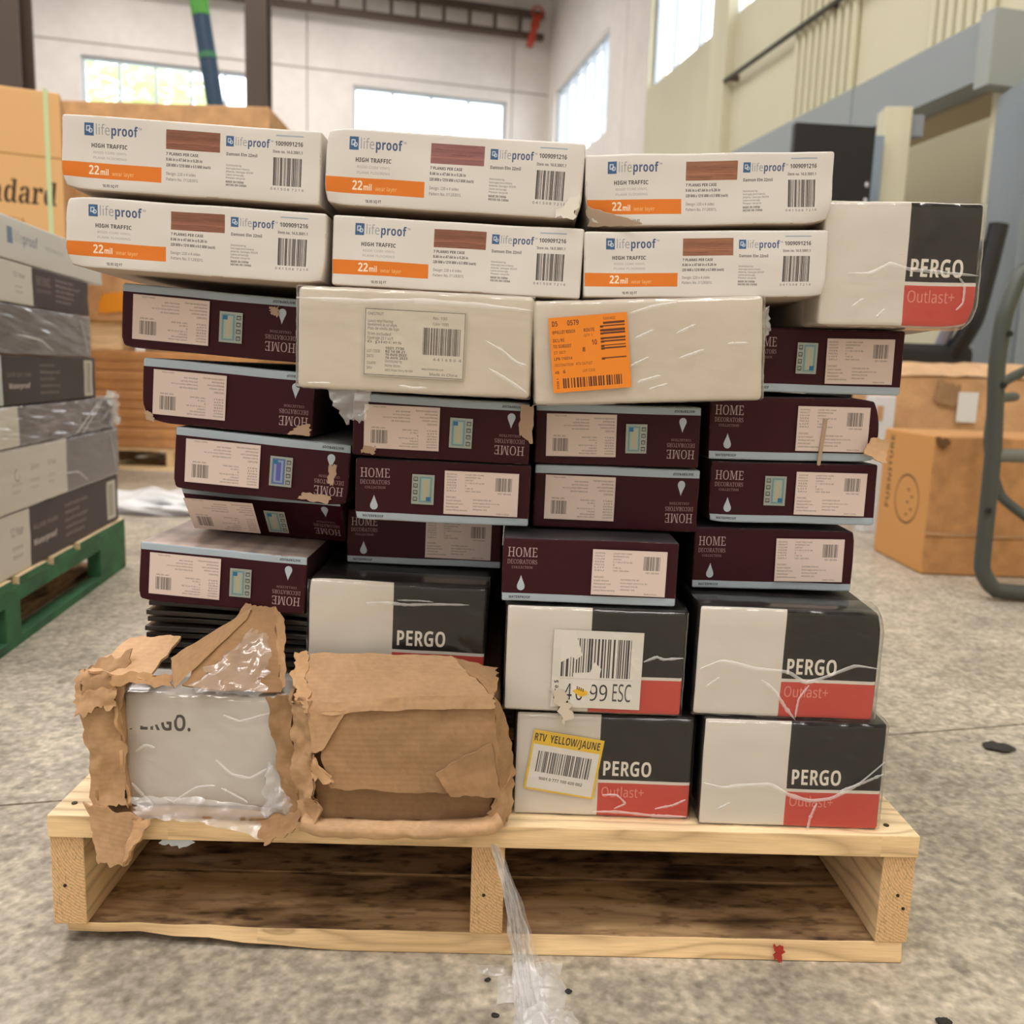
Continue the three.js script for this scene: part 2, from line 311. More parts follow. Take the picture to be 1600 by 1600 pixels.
// roof truss in front of the far wall and the columns
{
  const t = roomSpace(CORNER, BACK_ANGLE); t.name = 'roof_truss'; t.userData = { label: 'dark ladder truss under the roof before the far wall', category: 'truss' };
  part('chord', bx(12.5, 0.09, 0.12, -6.45, 6.16, 0.3), M.darkSteel, t); part('chord', bx(12.5, 0.09, 0.12, -6.45, 6.5, 0.3), M.darkSteel, t);
  for (let i = 0; i < 29; i++) part('strut', bx(0.05, 0.26, 0.06, -0.6 - i * 0.42, 6.33, 0.3), M.darkSteel, t);
  const h = roomSpace(CORNER, BACK_ANGLE); h.name = 'sprinkler_valve'; h.userData = { label: 'small red pipe fitting at the right end of the truss', category: 'pipe fitting' };
  part('valve_body', new THREE.LatheGeometry([[0, -0.28], [0.05, -0.28], [0.07, -0.12], [0.05, 0.0], [0.08, 0.06], [0.05, 0.24], [0, 0.24]].map((p) => new THREE.Vector2(...p)), 14).rotateZ(-0.25).translate(-0.4, 6.22, 0.45), std(0xb8402c, 0.6), h);
  part('handwheel', new THREE.TorusGeometry(0.09, 0.018, 8, 18).translate(-0.36, 6.46, 0.5), std(0xb8402c, 0.6), h);
}
function column(x, z, w, label) {
  const g = thing('steel_column', label, 'column', [x, 0, z], 'steel columns');
  part('web', bx(0.02, ROOF, w * 0.9, 0, ROOF / 2, 0), M.darkSteel, g);
  for (const s of [-1, 1]) part('flange', bx(w, ROOF, 0.025, 0, ROOF / 2, s * w * 0.45), M.darkSteel, g);
  part('base_plate', bx(w * 1.6, 0.03, w * 1.6, 0, 0.015, 0), M.darkSteel, g);
}
column(-5.44, -9, 0.30, 'brown steel column at the left edge of the picture');
column(-2.84, -9, 0.22, 'brown steel column right of the five pane window');
{
  const g = thing('brace_pole', 'leaning dark blue pole with a green band before the far window', 'pole', [0, 0, -8.4]);
  const A = new THREE.Vector3(-2.62, 0.02, 0), B = new THREE.Vector3(-3.42, 5.3, 0), dir = B.clone().sub(A), len = dir.length(), q = new THREE.Quaternion().setFromUnitVectors(new THREE.Vector3(0, 1, 0), dir.clone().normalize());
  const seg = (name, a, b, r, m) => part(name, new THREE.CylinderGeometry(r, r, len * (b - a), 16).translate(0, len * (a + b) / 2, 0).applyQuaternion(q).translate(A.x, A.y, A.z), m, g);
  seg('pole', 0, 1, 0.085, std(0x25405a, 0.5)); seg('green_band', 0.765, 0.795, 0.089, std(0x4f9a3c, 0.6)); seg('green_band', 0.69, 0.70, 0.089, std(0x3f7d5a, 0.6));
}
// trees outside the far window
for (const [x, z, h, r, s, label] of [[-10.4, -22.6, 8.0, 2.7, 1, 'green leafy tree outside the left panes of the far window'], [-16.8, -22.6, 8.2, 2.7, 2, 'pale green tree outside, half hidden by the far wall']]) {
  const g = thing('tree', label, 'tree', [x, 0, z]);
  part('trunk', new THREE.CylinderGeometry(0.12, 0.2, h * 0.8, 9).translate(0, h * 0.4, 0), std(0x6b5842, 0.9), g);
  reseed(70 + s); const leaf = [];
  for (let i = 0; i < 1600; i++) {
    const a = rr(0, 6.283), b = Math.acos(rr(-1, 1)), q = r * Math.cbrt(rnd()), sz = rr(0.12, 0.26);
    const t = new THREE.CircleGeometry(sz, 5).scale(1, 0.55, 1).rotateX(rr(0, 6)).rotateY(rr(0, 6)); t.translate(q * Math.sin(b) * Math.cos(a), h - 1.2 + q * Math.cos(b), q * Math.sin(b) * Math.sin(a)); leaf.push(t);
  }
  const m = part('foliage', mergeGeometries(leaf), phy(s === 1 ? 0xc9d9a0 : 0xd2dfae, 0.9, { transmission: 0.48, side: THREE.DoubleSide }), g); m.userData.kind = 'stuff';
}

// ---------------------------------------------------------------- the pine pallet
function board(name, w, h, d, x, y, z, mats, parent, { s = 1, cut = null } = {}) {
  const g = uvMetres(softBox(w, h, d, 0.0022, w > 0.5 ? 24 : 1, 1, d > 0.5 ? 12 : 2, cut), 1, 1, s * 0.37, s * 0.21);
  const m = part(name, g, mats, parent); m.position.set(x, y, z); return m;
}
{
  const p = thing('pine_pallet', 'pale new pine pallet carrying the flooring cartons', 'pallet', [-0.016, 0, -0.004]);
  p.rotation.y = 0.0187;
  const D = 1.22;
  // stringers
  [-0.489, 0.002, 0.489].forEach((x, i) => {
    const g = softBox(0.039, 0.112, D, 0.0018, 1, 1, 6); const uv = g.attributes.uv, pos = g.attributes.position, nn = g.attributes.normal;
    for (let k = 0; k < pos.count; k++) if (Math.abs(nn.getZ(k)) < 0.6) uv.setXY(k, pos.getZ(k), pos.getY(k));
    const m = part('stringer', g, [M.pineSide, M.pineSide, M.pineSide, M.pineSide, M.endGrain, M.endGrain], p); m.position.set(x, 0.026, -D / 2 - 0.004);
    for (const [nx, ny] of i === 2 ? [[0.002, 0.062], [0.010, 0.045]] : [[-0.004, 0.05]]) { const n = part('nail_head', new THREE.CylinderGeometry(0.002, 0.002, 0.0016, 10).rotateX(Math.PI / 2), std(0x3a332c, 0.5, { metalness: 0.6 }), m); n.position.set(nx, ny, D / 2); }
  });
  // top deck boards, the wide lead board first
  const top = [[0.138, 0], [0.092, 0.156], [0.092, 0.29], [0.092, 0.42], [0.092, 0.55], [0.092, 0.68], [0.092, 0.81], [0.092, 0.94], [0.138, 1.082]];
  top.forEach(([w, z], i) => {
    const b = board('deck_board', 1.018, 0.028, w, 0, 0.138, -z - w / 2, [M.pineSide, M.pineSide, M.pine[i % 2], M.pineDirtyShaded[0], M.pineSide, M.pineSide], p, { s: i + 1 });
    if (i === 0) for (const [x, zz] of [[0.478, 0.045], [0.483, -0.03], [-0.49, 0.04], [-0.484, -0.03], [0.0, 0.04]]) { const n = part('nail_head', new THREE.CylinderGeometry(0.0034, 0.0034, 0.002, 10), std(0x4a3c28, 0.5, { metalness: 0.5 }), b); n.position.set(x, 0.0282, zz); }
  });
  // bottom boards: the front one has lost a long splinter at its left
  const splinter = (v, w, h, d) => {
    if (v.z > d * 0.1 && v.x < -0.20) { const t = Math.min(1, Math.max(0, (-0.20 - v.x) / 0.20)); if (v.y < 0) v.y += 0.013 * Math.pow(t, 0.6) + 0.0015 * nz(v.x * 60, 0, 0); if (v.x < -0.3) v.z -= 0.004; }
    if (v.z > d * 0.35 && v.y > 0) v.z -= 0.004 + 0.003 * nz(v.x * 35, 1.5, 0);
  };
  board('bottom_board', 1.0, 0.026, 0.12, 0.004, 0, -0.062, [M.pineSide, M.pineSide, M.pineDirtyShaded[0], M.pineDirtyShaded[0], M.pineSide, M.pineSide], p, { s: 12, cut: splinter });
  [[0.2, 0.228], [0.2, 0.436], [0.2, 0.644], [0.2, 0.852], [0.2, 1.06]].forEach(([w, z], i) => board('bottom_board', 1.0, 0.024, w - 0.004, 0.002, 0.0005, -z, [M.pineSide, M.pineSide, M.pineDirtyShaded[1 - i % 2], M.pineDirtyShaded[1], M.pineDirtyShaded[0], M.pineSide], p, { s: 14 + i }));
  // dab of red marking paint on the lower board
  const dab = sheet([[0.345, 0.0225, 0.0008], [0.357, 0.0245, 0.0008], [0.359, 0.003, 0.0008], [0.350, 0.003, 0.0008]], { nu: 6, nv: 8, th: 0.0004, wave: 0, rag: 0.003, s: 5 });
  part('paint_mark', dab, std(0xb5342c, 0.7), p);
}

// ---------------------------------------------------------------- carton printing
const font = (px, bold = false, fam = 'sans-serif') => (bold ? 'bold ' : '') + px.toFixed(1) + 'px ' + fam;
function text(g, s, x, y, px, { w = 0, bold = false, fam = 'sans-serif', fill = '#222', align = 'left' } = {}) {
  g.save(); g.font = font(px, bold, fam); g.fillStyle = fill; g.textBaseline = 'alphabetic'; g.textAlign = 'left';
  const m = g.measureText(s).width || 1, k = w ? w / m : 1, off = align === 'center' ? -m * k / 2 : 0;
  g.translate(x + off, y); g.scale(k, 1); g.fillText(s, 0, 0); g.restore();
}
function bars(g, x, y, w, h, n, s, color = '#2a2725', paper = null) {
  reseed(s); if (paper) { g.fillStyle = paper; g.fillRect(x, y, w, h); }
  g.fillStyle = color; const widths = []; let tot = 0; for (let i = 0; i < n * 2; i++) { const k = 1 + Math.floor(rnd() * 3.4); widths.push(k); tot += k; }
  let c = x; widths.forEach((k, i) => { const ww = w * k / tot; if (i % 2 === 0) g.fillRect(c, y, ww, h); c += ww; });
}
function grit(g, w, h, n, s, colors) { reseed(s); for (let i = 0; i < n; i++) { g.fillStyle = colors[i % colors.length]; g.globalAlpha = rr(0.05, 0.22); const l = rr(1, 5); g.fillRect(rnd() * w, rnd() * h, l, rr(1, 2)); } g.globalAlpha = 1; }
// broken brown fibres along worn edges of the printed board
function wear(g, w, h, s, brown, n = 26, reach = 0.03) {
  reseed(s); g.fillStyle = brown;
  for (let i = 0; i < n; i++) {
    const side = Math.floor(rnd() * 4), t = rnd(), l = rr(0.01, 0.05), d = rr(0.2, 1) * reach;
    if (side === 0) g.fillRect(t * w, 0, l * w, d * h * 0.7); else if (side === 1) g.fillRect(t * w, h * (1 - d * 0.7), l * w, h);
    else if (side === 2) g.fillRect(0, t * h, d * w * 0.22, l * 2 * h); else g.fillRect(w * (1 - d * 0.22), t * h, w, l * 2 * h);
  }
}
const smallText = ['Distributed by', 'Home supply stores of America', 'Atlanta, Georgia 30339', 'Customer care hours apply', 'Please recycle'];
function plankFace(g, w, h, s = 1, hue = [122, 66, 44]) {
  g.fillStyle = '#dcd8d3'; g.fillRect(0, 0, w, h); grit(g, w, h, 260, 40 + s, ['#b9b2aa', '#ffffff']);
  const logo = (x, y, k) => {
    g.fillStyle = '#3c5f8c'; g.fillRect(x, y, 44 * k, 56 * k); g.strokeStyle = '#c9d4e0'; g.lineWidth = 5 * k; g.strokeRect(x + 11 * k, y + 14 * k, 15 * k, 20 * k); g.beginPath(); g.arc(x + 29 * k, y + 33 * k, 8 * k, 0, 6.3); g.stroke();
    text(g, 'life', x + 50 * k, y + 50 * k, 62 * k, { w: 72 * k, fill: '#9aa0a6' }); text(g, 'proof', x + 123 * k, y + 50 * k, 62 * k, { w: 128 * k, bold: true, fill: '#3f567c' }); text(g, 'TM', x + 254 * k, y + 18 * k, 13 * k, { fill: '#7b8594' });
  };
  logo(0.09 * w, 0.105 * h, w / 1100 * 0.89);
  text(g, 'HIGH TRAFFIC', 0.115 * w, 0.425 * h, 0.078 * h, { w: 0.14 * w, bold: true, fill: '#2b2a2a' });
  text(g, 'RIGID CORE VINYL', 0.122 * w, 0.505 * h, 0.05 * h, { w: 0.13 * w, fill: '#a7a4a2' }); text(g, 'PLANK FLOORING', 0.122 * w, 0.575 * h, 0.05 * h, { w: 0.13 * w, fill: '#a7a4a2' });
  g.fillStyle = '#e07a1c'; g.fillRect(0, 0.63 * h, 0.387 * w, 0.205 * h);
  text(g, '22', 0.105 * w, 0.785 * h, 0.17 * h, { w: 0.042 * w, bold: true, fill: '#f5e6d2' }); text(g, 'mil', 0.149 * w, 0.785 * h, 0.11 * h, { w: 0.034 * w, bold: true, fill: '#f5e6d2' }); text(g, 'wear layer', 0.195 * w, 0.785 * h, 0.08 * h, { w: 0.085 * w, fill: '#eebb86' });
  text(g, '18.95 SQ FT', 0.158 * w, 0.945 * h, 0.052 * h, { w: 0.062 * w, bold: true, fill: '#4a4746' });
  const sx = 0.405 * w, sy = 0.12 * h, sw = 0.207 * w, sh = 0.255 * h; reseed(90 + s);
  for (let y = 0; y < sh; y += 1) { const k = 0.82 + 0.3 * noiseA(0.3, y / 120, 16, 3); g.fillStyle = `rgb(${hue.map((c) => Math.round(c * k)).join(',')})`; g.fillRect(sx, sy + y, sw, 1.2); }
  for (let i = 0; i < 60; i++) { g.fillStyle = rnd() < 0.5 ? 'rgba(60,28,16,.28)' : 'rgba(200,130,95,.22)'; const l = rr(20, 120); g.fillRect(sx + rnd() * (sw - l), sy + rnd() * sh, l, 1.2); }
  g.fillStyle = 'rgba(205,140,105,.55)'; g.fillRect(sx, sy + sh * 0.66, sw, 2);
  const L = (t, y, ww, b, px = 0.05) => text(g, t, sx, y * h, px * h, { w: ww * w, bold: b, fill: b ? '#2f2c2b' : '#5b5654' });
  L('7 PLANKS PER CASE', 0.455, 0.125, true, 0.055); L('8.66 in x 47.64 in x 0.26 in', 0.53, 0.14, true); L('220 MM x 1210 MM x 6.5 MM (each)', 0.605, 0.172, true); L('Design: 220 x 4 sides', 0.72, 0.115, false, 0.056); L('Pattern No. I1128301L', 0.795, 0.125, false, 0.056);
  logo(0.635 * w, 0.145 * h, w / 1100 * 0.73);
  text(g, 'Damson Elm 22mil', 0.636 * w, 0.405 * h, 0.06 * h, { w: 0.12 * w, bold: true, fill: '#4c4847' });
  smallText.forEach((t, i) => text(g, t, 0.636 * w, (0.55 + i * 0.043) * h, 0.036 * h, { w: [0.06, 0.09, 0.105, 0.07, 0.075][i] * w, fill: '#6a6664' }));
  text(g, 'MADE IN CHINA', 0.636 * w, 0.775 * h, 0.042 * h, { w: 0.07 * w, bold: true, fill: '#3b3837' }); text(g, 'HECHO EN CHINA', 0.636 * w, 0.82 * h, 0.042 * h, { w: 0.08 * w, bold: true, fill: '#3b3837' });
  g.fillStyle = '#9fabb8'; g.fillRect(0.825 * w, 0.085 * h, 0.105 * w, 0.018 * h);
  text(g, '1009091216', 0.822 * w, 0.225 * h, 0.08 * h, { w: 0.108 * w, bold: true, fill: '#3b3938' }); text(g, 'Item no. 14.0.3001.1', 0.815 * w, 0.325 * h, 0.05 * h, { w: 0.115 * w, bold: true, fill: '#5a5553' });
  bars(g, 0.818 * w, 0.385 * h, 0.112 * w, 0.38 * h, 22, 5); text(g, '0 4 1 5 0 8  7 2 1 6', 0.808 * w, 0.825 * h, 0.05 * h, { w: 0.13 * w, fill: '#4d4947' });
  wear(g, w, h, 300 + s, '#b09c88', 14, 0.022);
}
const faceLP = [canvasTex(1120, 304, (g, w, h) => plankFace(g, w, h, 1)), canvasTex(1120, 304, (g, w, h) => plankFace(g, w, h, 2, [134, 78, 78])), canvasTex(1120, 304, (g, w, h) => plankFace(g, w, h, 3, [138, 80, 52]))];
M.lpFront = faceLP.map((t) => std(0xffffff, 0.6, { map: t })); M.lpSide = std(0xd9d2c8, 0.65); M.lpUnder = std(0xb9a592, 0.8);
function maroonFace(g, w, h, s) {
  g.fillStyle = '#38111a'; g.fillRect(0, 0, w, h); grit(g, w, h, 200, 55 + s, ['#5a2f38', '#200d12']);
  const c = '#a58f92';
  text(g, 'HOME', 0.028 * w, 0.295 * h, 0.205 * h, { w: 0.172 * w, fam: 'serif', fill: '#b5a2a3' }); text(g, 'DECORATORS', 0.028 * w, 0.405 * h, 0.095 * h, { w: 0.172 * w, fam: 'serif', fill: c }); text(g, 'COLLECTION', 0.055 * w, 0.48 * h, 0.055 * h, { w: 0.12 * w, fam: 'serif', fill: c });
  const dx = 0.11 * w, dy = 0.71 * h; g.fillStyle = '#b7c4cf'; g.beginPath(); g.moveTo(dx, dy - 0.13 * h); g.bezierCurveTo(dx + 0.01 * w, dy - 0.03 * h, dx + 0.024 * w, dy + 0.02 * h, dx + 0.022 * w, dy + 0.06 * h); g.arc(dx, dy + 0.055 * h, 0.022 * w, 0, Math.PI); g.bezierCurveTo(dx - 0.024 * w, dy + 0.02 * h, dx - 0.01 * w, dy - 0.03 * h, dx, dy - 0.13 * h); g.fill();
  g.fillStyle = '#a9b8c4'; g.fillRect(0, 0.87 * h, w, 0.14 * h);
  text(g, 'WATERPROOF', 0.042 * w, 0.95 * h, 0.06 * h, { w: 0.125 * w, bold: true, fill: '#2c2a34' });
  wear(g, w, h, 500 + s, '#7d6450', 9 + 4 * s, 0.02);
}
const faceHD = [1, 2].map((s) => canvasTex(1024, 368, (g, w, h) => maroonFace(g, w, h, s)));
M.hdFront = faceHD.map((t) => phy(0xffffff, 0.5, { map: t, specularIntensity: 0.4 })); M.hdSide = std(0x2f141a, 0.55); M.hdBand = std(0xb4bfc7, 0.55); M.hdDark = std(0x37333a, 0.6);
const hdTopMap = dataTex(256, 256, (u, v) => { const k = 0.8 + 0.5 * noiseA(u * 0.12, v, 32, 4) - 0.12 * Math.max(0, Math.sin(u * 40)); return [168 * k, 152 * k, 144 * k]; });
M.hdTop = std(0xffffff, 0.42, { map: hdTopMap });
const labelTex = canvasTex(512, 300, (g, w, h) => {
  g.fillStyle = '#dccbc3'; g.fillRect(0, 0, w, h); g.strokeStyle = '#c3b3ab'; g.strokeRect(4, 4, w - 8, h - 8);
  const k = '#5d5350', rows = [['DESCRIPTION', 'LUXURY VINYL PLANK'], ['PRODUCT', 'WATERPROOF OAK'], ['COLOR', 'CHESTNUT'], ['SIZE', '7.1 IN X 47.6 IN'], ['PIECES', '8'], ['LOT', '1100 10'], ['SKU', '1001 500 844']];
  rows.forEach(([a, b], i) => { text(g, a, 14, 28 + i * 19, 15, { w: 70, fill: k }); text(g, b, 140, 28 + i * 19, 15, { w: [130, 110, 60, 135, 12, 58, 112][i], fill: k }); });
  ['FEATURES', 'Scratch resistant', 'Waterproof core', 'Attached pad', 'Limited lifetime warranty'].forEach((t, i) => text(g, t, 14, 188 + i * 22, 16, { w: [70, 105, 120, 88, 150][i], fill: k }));
  ['DISTRIBUTED BY', 'Home supply stores U.S.A. Inc.', '2455 Paces Ferry Rd', 'Atlanta GA'].forEach((t, i) => text(g, t, 200, 200 + i * 22, 15, { w: [130, 190, 120, 100][i], fill: k }));
  bars(g, 352, 36, 118, 92, 18, 17, '#55504c'); text(g, '1001 500 844', 366, 150, 16, { w: 96, fill: k }); text(g, 'Made in China', 366, 290, 13, { w: 88, fill: k });
});
M.label = std(0xffffff, 0.6, { map: labelTex }); M.labelEdge = std(0xd8c8c0, 0.7);
const sealTex = [0, 1].map((s) => canvasTex(160, 240, (g, w, h) => {
  g.fillStyle = '#9fa7a1'; g.fillRect(0, 0, w, h); g.fillStyle = s ? '#5a6fa0' : '#74959a'; g.fillRect(52, 16, 92, h - 32); g.fillStyle = s ? '#8c9ec2' : '#9db2a8'; g.fillRect(66, 30, 64, h - 60);
  g.fillStyle = s ? '#5b62a8' : '#b3ad98'; g.fillRect(80, 44, 34, h - 88); g.fillStyle = '#2f6f9c'; g.fillRect(104, h - 62, 34, 34); for (let i = 0; i < 4; i++) { g.fillStyle = '#4d5450'; g.fillRect(10, 20 + i * 54, 32, 34); g.fillStyle = '#c3cac4'; g.fillRect(15, 28 + i * 54, 22, 5); g.fillRect(15, 38 + i * 54, 22, 5); }
  grit(g, w, h, 180, 77 + s, ['#eaf2ee', '#2f4f55']);
}));
M.seal = sealTex.map((t) => std(0xffffff, 0.3, { map: t, metalness: 0.35 }));
function squareFace(g, w, h, split, s, blank = false) {
  g.fillStyle = '#d8d2c8'; g.fillRect(0, 0, w, h); grit(g, w, h, 300, 33 + s, ['#bcb2a4', '#f2eee6']);
  const x = split * w; g.fillStyle = '#1f1d1b'; g.fillRect(x, 0, w - x, 0.635 * h); g.fillStyle = '#c2493f'; g.fillRect(x, 0.665 * h, w - x, 0.335 * h);
  if (!blank) {
    text(g, 'PERGO', x + 0.018 * w, 0.595 * h, 0.20 * h, { w: (1 - split) * (split > 0.5 ? 0.76 : 0.54) * w, bold: true, fill: '#e2dccf' });
    text(g, 'Outlast+', x + 0.018 * w, 0.80 * h, 0.135 * h, { w: (1 - split) * (split > 0.5 ? 0.66 : 0.47) * w, fill: '#d98d80' });
  }
  reseed(600 + s); for (let i = 0; i < 40; i++) { g.fillStyle = i % 2 ? 'rgba(230,222,210,.16)' : 'rgba(40,34,30,.10)'; g.fillRect(rnd() * w, rnd() * h, rr(4, 60), 1.4); }
}
const facePG = [0.475, 0.54, 0.475].map((sp, i) => canvasTex(896, 560, (g, w, h) => squareFace(g, w, h, sp, i, i === 2)));
M.pgFront = facePG.map((t) => phy(0xffffff, 0.5, { map: t, specularIntensity: 0.45 }));
const pgSideMap = dataTex(256, 256, (u, v) => { const k = 34 + (noiseA(u, v, 10, 4) - 0.5) * 30 + 30 * Math.max(0, noiseB(u, v, 30, 3) - 0.62) * 3; return [k, k * 0.96, k * 0.92]; });
M.pgSide = std(0xffffff, 0.4, { map: pgSideMap });

// ---------------------------------------------------------------- carton builders
// centre of the front face (cx, cy), size, depth, front plane z, tilt; every carton's origin is the middle of its base
function cartonGroup(name, label, { cx, cy, w, h, d = 1.08, z, tilt = 0, turn = 0 }, group, category = 'carton') {
  const g = thing(name, label, category, [cx + Math.sin(tilt) * h / 2, cy - Math.cos(tilt) * h / 2, z - d / 2], group);
  g.rotation.set(0, turn, tilt); return g;
}
// dents: [sx, sy, reach, push] crush a front corner; wob is the waviness of the board
function cartonBody({ w, h, d = 1.08, flip = false }, mats, parent, { s = 1, wob = 0.0012, dents = [], r = 0.003, lean = 0, sag = 0, nx = 20, ny = 8 } = {}) {
  const geo = softBox(w, h, d, r, nx, ny, 8, (v) => {
    const f = v.z > 0 ? 1 : 0.4, k = nz(v.x * 16 + s * 9.1, v.y * 20 + s, v.z * 2) + 0.5 * nz(v.x * 45, v.y * 45 + s * 3, s);
    if (v.z > d / 2 - r * 1.01) v.z += wob * k * 1.3;
    v.y += wob * 0.8 * nz(v.x * 13 + s * 4.7, v.y * 9, v.z * 5) * f; v.x += wob * 0.5 * nz(v.y * 22 + s * 2.2, 0.5, v.z * 4) * f;
    for (const [sx, sy, reach, push] of dents) {
      const dx = Math.abs(v.x - sx * w / 2), dy = Math.abs(v.y - sy * h / 2), dz = d / 2 - v.z, q = Math.hypot(dx, dy * 1.3, dz) / reach;
      if (q < 1) { const t = (1 - q) * (1 - q) * push * 0.6; v.x -= sx * t; v.y -= sy * t * 0.8; v.z -= t * 0.7; }
    }
    if (lean && v.z > 0) v.z += lean * (v.y / h - 0.5);
    if (sag) v.y -= sag * (1 - Math.pow(2 * v.x / w, 2)) * (v.y > 0 ? 1 : 0);
  });
  if (flip) { const uv = geo.attributes.uv, n = geo.groups[4]; const idx = geo.index.array; const seen = new Set(); for (let i = n.start; i < n.start + n.count; i++) { const k = idx[i]; if (!seen.has(k)) { seen.add(k); uv.setXY(k, 1 - uv.getX(k), 1 - uv.getY(k)); } } }
  return part('carton_body', geo, mats, parent);
}
// a sticker on the front: x0..x1, y0..y1 as fractions of the face (origin bottom-left of the upright print)
function sticker(name, [x0, x1, y0, y1], { w, h, d = 1.08, flip = false }, mat, parent, { skew = 0, turn = 0, out = 0.0022, lean = 0, edge = M.labelEdge } = {}) {
  const sw = (x1 - x0) * w, sh = (y1 - y0) * h; let cx = ((x0 + x1) / 2 - 0.5) * w, cy = ((y0 + y1) / 2 - 0.5) * h;
  const geo = new THREE.BoxGeometry(sw, sh, 0.0007, 8, 5, 1); const p = geo.attributes.position;
  geo.rotateZ(turn); geo.translate(cx, cy, 0); if (flip) geo.rotateZ(Math.PI);
  for (let i = 0; i < p.count; i++) p.setZ(i, p.getZ(i) + 0.0004 * nz(p.getX(i) * 60, p.getY(i) * 60, x0 * 9) + (lean ? lean * p.getY(i) / h : 0));
  geo.translate(0, h / 2, d / 2 + out); geo.computeVertexNormals();
  return part(name, geo, [edge, edge, edge, edge, mat, edge], parent);
}
// clear stretch film over the front, wrapped a little way round the edges, with white ribbons of doubled film standing in for fold highlights
function filmOver({ w, h, d = 1.08 }, parent, { s = 1, amp = 0.0016, back = 0.05, folds = [], dents = [], mat = M.film } = {}) {
  const lean = 0;
  const nx = 44, ny = 30, pos = [], uv = [], idx = [], e = 0.0016;
  for (let j = 0; j <= ny; j++) for (let i = 0; i <= nx; i++) {
    const u = i / nx * 1.16 - 0.08, v = j / ny * 1.2 - 0.10; // beyond 0..1 the film turns back along the sides
    let x = (Math.max(0, Math.min(1, u)) - 0.5) * (w + e), y = (Math.max(0, Math.min(1, v)) - 0.5) * (h + e), z = d / 2 + 0.0035;
    const over = Math.max(0, -u, u - 1) / 0.08 + Math.max(0, -v, v - 1) / 0.1; z -= Math.min(1, over) * back;
    const k = nz(u * 7 + v * 5 + s * 3, v * 6 - u * 2 + s, s) + 0.7 * nz(u * 19 + v * 13, v * 17 + s * 2, 1.3) + 0.6 * Math.pow(Math.abs(nz(u * 9 + s, v * 11 - u * 7, 2.2)), 0.5);
    z += over > 0 ? 0 : amp * k; x += 0.0008 * nz(v * 20, s, 1); y += 0.0008 * nz(u * 20, s, 5);
    for (const [sx, sy, reach, push] of dents) { const q = Math.hypot(Math.abs(x - sx * w / 2), Math.abs(y - sy * h / 2) * 1.3, Math.max(0, d / 2 - z)) / reach; if (q < 1) { const t = (1 - q) * (1 - q) * push * 0.6; x -= sx * t; y -= sy * t * 0.8; z -= t * 0.6; } }
    pos.push(x, y + h / 2, z); uv.push(u, v);
  }
  for (let j = 0; j < ny; j++) for (let i = 0; i < nx; i++) { const k = j * (nx + 1) + i; idx.push(k, k + 1, k + nx + 1, k + 1, k + nx + 2, k + nx + 1); }
  const g = new THREE.BufferGeometry(); g.setAttribute('position', new THREE.Float32BufferAttribute(pos, 3)); g.setAttribute('uv', new THREE.Float32BufferAttribute(uv, 2)); g.setIndex(idx); g.computeVertexNormals();
  const film = part('stretch_film', g, mat, parent);
  folds.forEach((pts, n) => {
    const P = [], I = [], width = pts.w ?? 0.0035, c = new THREE.CatmullRomCurve3(pts.map(([u, v]) => new THREE.Vector3((u - 0.5) * w, v * h, 0)), false, 'catmullrom', 0.2), N = 26;
    for (let i = 0; i <= N; i++) {
      const q = c.getPoint(i / N), t = c.getTangent(i / N), ww = width * (0.45 + 0.75 * Math.abs(nz(i * 0.5, n + s, 3))) * Math.min(1, 0.25 + 4 * Math.min(i, N - i) / N), nx2 = -t.y * ww, ny2 = t.x * ww, zz = d / 2 + 0.0062 + (lean ? lean * (q.y / h - 0.5) : 0);
      P.push(q.x + nx2, q.y + ny2, zz, q.x, q.y, zz + 0.0016 + 0.001 * nz(i, s, 1), q.x - nx2, q.y - ny2, zz);
      if (i < N) { const k = i * 3; I.push(k, k + 3, k + 1, k + 1, k + 3, k + 4, k + 1, k + 4, k + 2, k + 2, k + 4, k + 5); }
    }
    const f = new THREE.BufferGeometry(); f.setAttribute('position', new THREE.Float32BufferAttribute(P, 3)); f.setIndex(I); f.computeVertexNormals();
    f.setAttribute('uv', new THREE.Float32BufferAttribute(new Float32Array(P.length / 3 * 2), 2));
    part('film_fold_highlight', f, M.filmFold, film);
  });
  return film;
}

